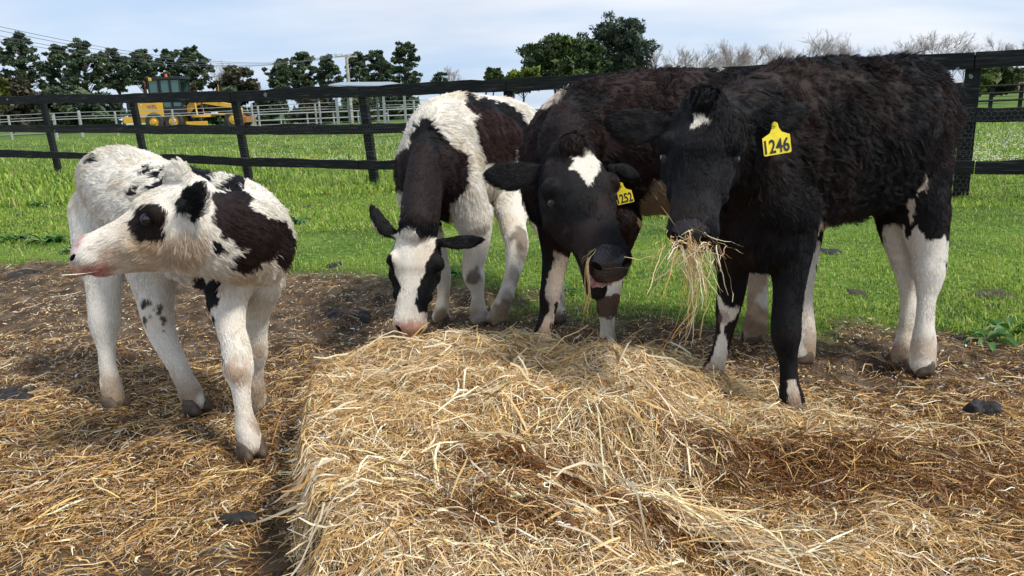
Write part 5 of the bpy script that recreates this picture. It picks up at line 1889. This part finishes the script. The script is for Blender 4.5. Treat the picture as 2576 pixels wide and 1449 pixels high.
def build_grader():
    d = 52
    my = mat('grader_yellow', (.85, .46, .045), .45, noise=(1.5, .12))
    mk = mat('grader_black', (.015, .017, .02), .5)
    mg = mat('cab_glass', (.06, .14, .13), .08, coat=.5)
    mt = mat('tyre_rubber', (.045, .042, .04), .85, noise=(6, .3))
    mo = mat('beacon_orange', (.85, .16, .02), .35)
    mw = mat('decal_white', (.8, .8, .78), .5)
    mr = mat('decal_maroon', (.10, .02, .02), .5)
    mp_ = mat('decal_purple', (.30, .16, .20), .6)
    O = W(333, 333, d)
    root = empty('road_grader', O, 'yellow road grader with black cab and orange beacon parked behind the white fence', 'grader')
    cr, sr = math.cos(-.05), math.sin(-.05)

    def p(x, y, z):
        return np.array([O[0] + x * cr - y * sr, O[1] + x * sr + y * cr, O[2] + z])

    def box(name, x0, x1, y0, y1, z0, z1, m, parent=root, bevel=.03):
        mb = MB()
        v = [p(x, y, z) for z in (z0, z1) for x, y in ((x0, y0), (x1, y0), (x1, y1), (x0, y1))]
        mb.add(v, [(3, 2, 1, 0), (4, 5, 6, 7), (0, 1, 5, 4), (1, 2, 6, 5), (2, 3, 7, 6), (3, 0, 4, 7)])
        return mb.build(name, m, parent, bevel=bevel)

    def plate(name, prof, y0, y1, m, parent=root, bevel=.02):
        mb = MB()
        a, b = p(0, y0, 0), p(0, y1, 0)
        mb.prism([Vector(p(x, y0, z)) for x, z in prof], b - a)
        return mb.build(name, m, parent, bevel=bevel)
    # engine cover
    hood = plate('engine_cover', [(.74, .95), (2.78, .95), (2.78, 1.35), (2.86, 2.25), (.74, 2.25), (.72, 1.9)], -.75, .75, my)
    box('stripe', .74, 2.82, -.758, -.752, 2.10, 2.17, mr, hood, 0)
    box('number_plate', .95, 1.38, -.766, -.760, 1.90, 2.20, my, hood, 0)
    text_mesh('65E', .20, p(.97, -.775, 1.99), p(1, 0, 0) - p(0, 0, 0), (0, 0, 1), mk, 'number', hood, .008)
    text_mesh('WPL', .36, p(1.70, -.765, 1.55), p(1, 0, 0) - p(0, 0, 0), (0, 0, 1), mp_, 'lettering', hood, .006)
    box('sticker', 1.26, 1.38, -.757, -.752, 1.78, 1.88, mw, hood, 0)
    box('radiator_grille', .16, .72, -.55, .55, 1.05, 1.95, mk)
    box('rear_light', .16, .66, -.56, -.50, 1.95, 2.25, mat('rear_light_red', (.35, .04, .03), .4))
    box('rear_counterweight', -.05, .80, -.85, .85, .62, 1.02, my)
    plate('tandem_frame', [(.75, .60), (3.1, .60), (3.0, 1.12), (.8, 1.12)], -.55, .55, my)
    # cab
    cab = plate('cab_lower', [(2.88, 1.05), (4.18, 1.05), (4.22, 1.6), (2.88, 1.6)], -.68, .68, mk)
    box('cab_roof', 1.92, 4.30, -.74, .74, 3.42, 3.60, mk)
    for x in (1.98, 2.66, 2.80, 3.44, 3.52, 4.16):
        box('cab_pillar', x - .05, x + .05, -.69, -.61, 1.6 if x > 2.7 else 2.25, 3.42, mk, root, 0)
        box('cab_pillar', x - .05, x + .05, .61, .69, 1.6 if x > 2.7 else 2.25, 3.42, mk, root, 0)
    box('cab_window', 2.03, 2.61, -.66, -.64, 2.3, 3.38, mg, root, 0)
    box('cab_window', 2.85, 3.39, -.66, -.64, 1.65, 3.38, mg, root, 0)
    box('cab_window', 3.57, 4.11, -.66, -.64, 1.65, 3.38, mg, root, 0)
    box('cab_window', 2.0, 4.14, .60, .62, 2.3, 3.38, mg, root, 0)
    box('cab_sill', 2.85, 4.16, -.67, -.60, 2.28, 2.36, mk, root, 0)
    mb = MB()
    mb.tube(p(2.98, 0, 3.60), p(2.98, 0, 3.84), .09, .08, 12)
    mb.build('beacon', mo, root)
    box('work_light', 2.10, 2.30, -.80, -.70, 3.36, 3.58, my)
    mb = MB()
    mb.path([p(1.52, -.2, 2.2), p(1.52, -.2, 3.2), p(1.42, -.2, 3.42)], .07, 8)
    mb.build('exhaust_pipe', mat('rusty_exhaust', (.13, .05, .03), .8), root)
    # gooseneck, blade gear, front frame
    plate('gooseneck_frame', [(4.0, 1.15), (4.2, 1.10), (4.75, 1.62), (5.3, 1.78), (6.3, 1.58), (7.6, 1.36), (7.6, 1.62), (6.4, 1.86), (5.2, 2.16), (4.55, 2.02), (4.1, 1.5)], -.16, .16, my)
    box('blade_lift_bracket', 4.62, 5.18, -.55, .55, 1.95, 2.22, my)
    for y in (-.5, .5):
        mb = MB()
        mb.tube(p(4.95, y, 2.3), p(5.05, y, 1.0), .06)
        mb.build('lift_cylinder', my, root)
    mb = MB()
    mb.tube(p(5.42, -.45, 2.2), p(5.45, -.45, 1.0), .05)
    mb.build('lift_cylinder', mk, root)
    mb = MB()
    c = p(5.25, 0, .86)
    mb.tube(c, c + np.array([0, 0, .14]), .80, n=24)
    mb.build('blade_circle', my, root)
    plate('drawbar', [(5.3, .95), (7.4, .92), (7.4, 1.05), (5.3, 1.10)], -.2, .2, my)
    plate('moldboard', [(4.40, .22), (5.9, .22), (5.9, .58), (4.40, .58)], -1.0, -.92, my)
    box('toolbox', 6.0, 6.35, -.45, -.1, 1.0, 1.2, mw)
    box('front_axle', 7.55, 7.9, -.85, .85, .55, .80, my)
    plate('nose', [(7.4, .9), (7.95, .85), (8.0, 1.30), (7.5, 1.65)], -.25, .25, my)
    box('front_blade', 8.15, 8.6, -.9, .9, .38, .78, mat('rusty_blade', (.35, .16, .05), .8))
    for x in (2.15, 3.52, 7.72):
        for y in (-.95, .62):
            mb = MB()
            n = 28
            rings = []
            for yy, r in ((0, .34), (0, .55), (.05, .63), (.28, .63), (.33, .55), (.33, .34)):
                rings.append([p(x + r * math.cos(2 * math.pi * i / n), y + yy, .65 + r * math.sin(2 * math.pi * i / n)) for i in range(n)])
            v = [q for rr in rings for q in rr]
            f = [(i * n + k, i * n + (k + 1) % n, (i + 1) * n + (k + 1) % n, (i + 1) * n + k) for i in range(5) for k in range(n)]
            mb.add(v, f)
            wh = mb.build('wheel', mt, root, smooth=False)
            mb = MB()
            mb.tube(p(x, y + .05, .65), p(x, y + .28, .65), .345, n=24)
            mb.tube(p(x, y - .02, .65), p(x, y + .05, .65), .14, .2, n=12)
            mb.build('rim', my, wh)
    mb = MB()
    mb.tube(p(6.62, -.2, 1.8), p(6.62, -.2, 3.0), .025)
    mb.build('marker_rod', mat('marker_orange', (.75, .30, .08), .5), root)


build_grader()


# ------------------------------------------------------------------ dung pats, weeds
def build_small():
    md = mat('dung', (.013, .010, .008), .7, noise=(25, .5), bump=(50, .6, .01))
    mdry = mat('dry_dung', (.05, .036, .026), .9, noise=(25, .4), bump=(50, .6, .01))
    g = 'dung pats on the ground'

    def pat(px, py, rx, ry, h, label, m=md, seed=0):
        rx, ry, h = rx * .85, ry * .85, h * .7
        r = np.random.default_rng(seed + int(px))
        c = G(px, py)
        c[2] = full_surf(c[0], c[1])
        mb = MB()
        n, k = 40, 12
        v, f = [], []
        ph = r.uniform(0, 6, 6)
        for i in range(k):
            t = (i + .0) / k
            for j in range(n):
                a = 2 * math.pi * j / n
                w_ = 1 + .22 * math.sin(2 * a + ph[0]) + .14 * math.sin(3 * a + ph[1]) + .08 * math.sin(7 * a + ph[3])
                rad = (1 - t ** 1.5) * w_ + .02
                q = np.array([c[0] + rx * rad * math.cos(a), c[1] + ry * rad * math.sin(a), 0])
                bump = float(noise3(q, 38, seed) - .5) * 1.3 + float(noise3(q, 85, 3) - .5) * .7
                v.append((q[0] + bump * rx * .16, q[1], c[2] - .02 + (h * .8 + .02) * min(1, t * 2.2) ** .7 * (1 + .30 * bump) + .15 * h * t))
        for i in range(k - 1):
            for j in range(n):
                f.append((i * n + j, i * n + (j + 1) % n, (i + 1) * n + (j + 1) % n, (i + 1) * n + j))
        f.append(tuple((k - 1) * n + j for j in range(n)))
        mb.add(v, f)
        mb.build('dung_pat', m, None, smooth=True, label=label, cat='dung', group=g)
    pat(845, 800, .06, .07, .035, 'black dung pat in the straw left of the white blaze calf, left of a pair')
    pat(908, 800, .065, .08, .045, 'shiny black dung pat right beside the white blaze calf muzzle')
    pat(2472, 1045, .055, .07, .05, 'black dung lump on the mud at the right edge')
    pat(600, 1322, .055, .04, .035, 'black dung lump in the straw left of the hay bale, foreground')
    pat(2085, 638, .10, .10, .03, 'dark dung pat in the grass below the belly of calf 1246')
    pat(2496, 742, .11, .13, .03, 'grey brown dung pat in the grass at the right edge', mdry)
    pat(2150, 738, .06, .08, .02, 'small dry dung pat in the grass behind the front leg of calf 1246', mdry)
    pat(40, 1000, .13, .08, .03, 'flat dark dung pat in the straw at the left edge')
    pat(55, 692, .12, .12, .03, 'dark dung pat on the mud edge at the far left', md)
    pat(840, 668, .06, .08, .03, 'dark dung clod in the grass right of the white calf chest')
    pat(770, 520, .10, .14, .02, 'dry dung pat in the grass behind the white calf back', mdry)
    pat(45, 545, .08, .10, .03, 'small dark dung pat in the grass at the far left')
    pat(2420, 850, .05, .05, .02, 'little dark clod on the turf edge by the weeds', md)
    # broad leaved weeds
    mleaf = mat('weed_leaf', (.06, .16, .025), .45, attr='tint', trans=.25)
    gw = 'broad leaved weeds in the grass'

    def weed(px, py, rad, n, label, seed):
        r = np.random.default_rng(seed)
        c = G(px, py)
        c[2] = terrain(c[0], c[1])
        V, F, C = [], [], []
        for i in range(n):
            an = r.uniform(0, 6.28)
            ln = rad * r.uniform(.6, 1.1)
            el = r.uniform(.2, 1.0)
            w_ = ln * r.uniform(.28, .4)
            d = np.array([math.cos(an), math.sin(an), 0]); sdv = np.array([-d[1], d[0], 0])
            st = c + d * r.uniform(0, rad * .5)
            prof = [(0, .1), (.25, .7), (.5, 1), (.75, .75), (1, .08)]
            b = len(V)
            for t, k in prof:
                q = st + d * ln * t * math.cos(el) + np.array([0, 0, ln * (math.sin(el) * t - .45 * t * t) + .01])
                V += [q - sdv * w_ * .5 * k + np.array([0, 0, .012 * k]), q, q + sdv * w_ * .5 * k + np.array([0, 0, .012 * k])]
            for j in range(4):
                a0 = b + j * 3
                F += [(a0, a0 + 1, a0 + 4, a0 + 3), (a0 + 1, a0 + 2, a0 + 5, a0 + 4)]
            col = np.array([.065, .17, .028]) * math.exp(r.normal(0, .25)) if r.random() < .8 else np.array([.22, .30, .16])
            C += [col] * 15
        obj('weed', np_mesh('weed', np.array(V), np.array(F), mleaf, np.array(C), smooth=True), None, label, 'weed', gw)
    weed(2480, 862, .10, 16, 'pale leaved weed clump at the turf edge beside the rear hooves of calf 1246', 401)
    weed(2545, 835, .10, 16, 'dark green weed clump at the right edge of the turf', 402)
    weed(742, 562, .20, 26, 'wide weed patch right behind the white calf chest', 403)
    weed(690, 560, .14, 16, 'small weed half hidden by the white calf shoulder', 404)
    weed(120, 612, .18, 26, 'weed patch in the grass at the left, near the mud', 405)
    weed(40, 608, .18, 22, 'weed patch at the far left edge of the grass', 406)
    weed(115, 520, .18, 20, 'weed clump in the grass below the leftmost fence post', 407)
    weed(195, 635, .13, 16, 'weed close to the white calf hind leg', 408)
    weed(1160, 700, .09, 14, 'weed between the front legs of the white blaze calf', 409)
    weed(1415, 745, .09, 12, 'weed behind the left front leg of calf 1252', 410)


build_small()
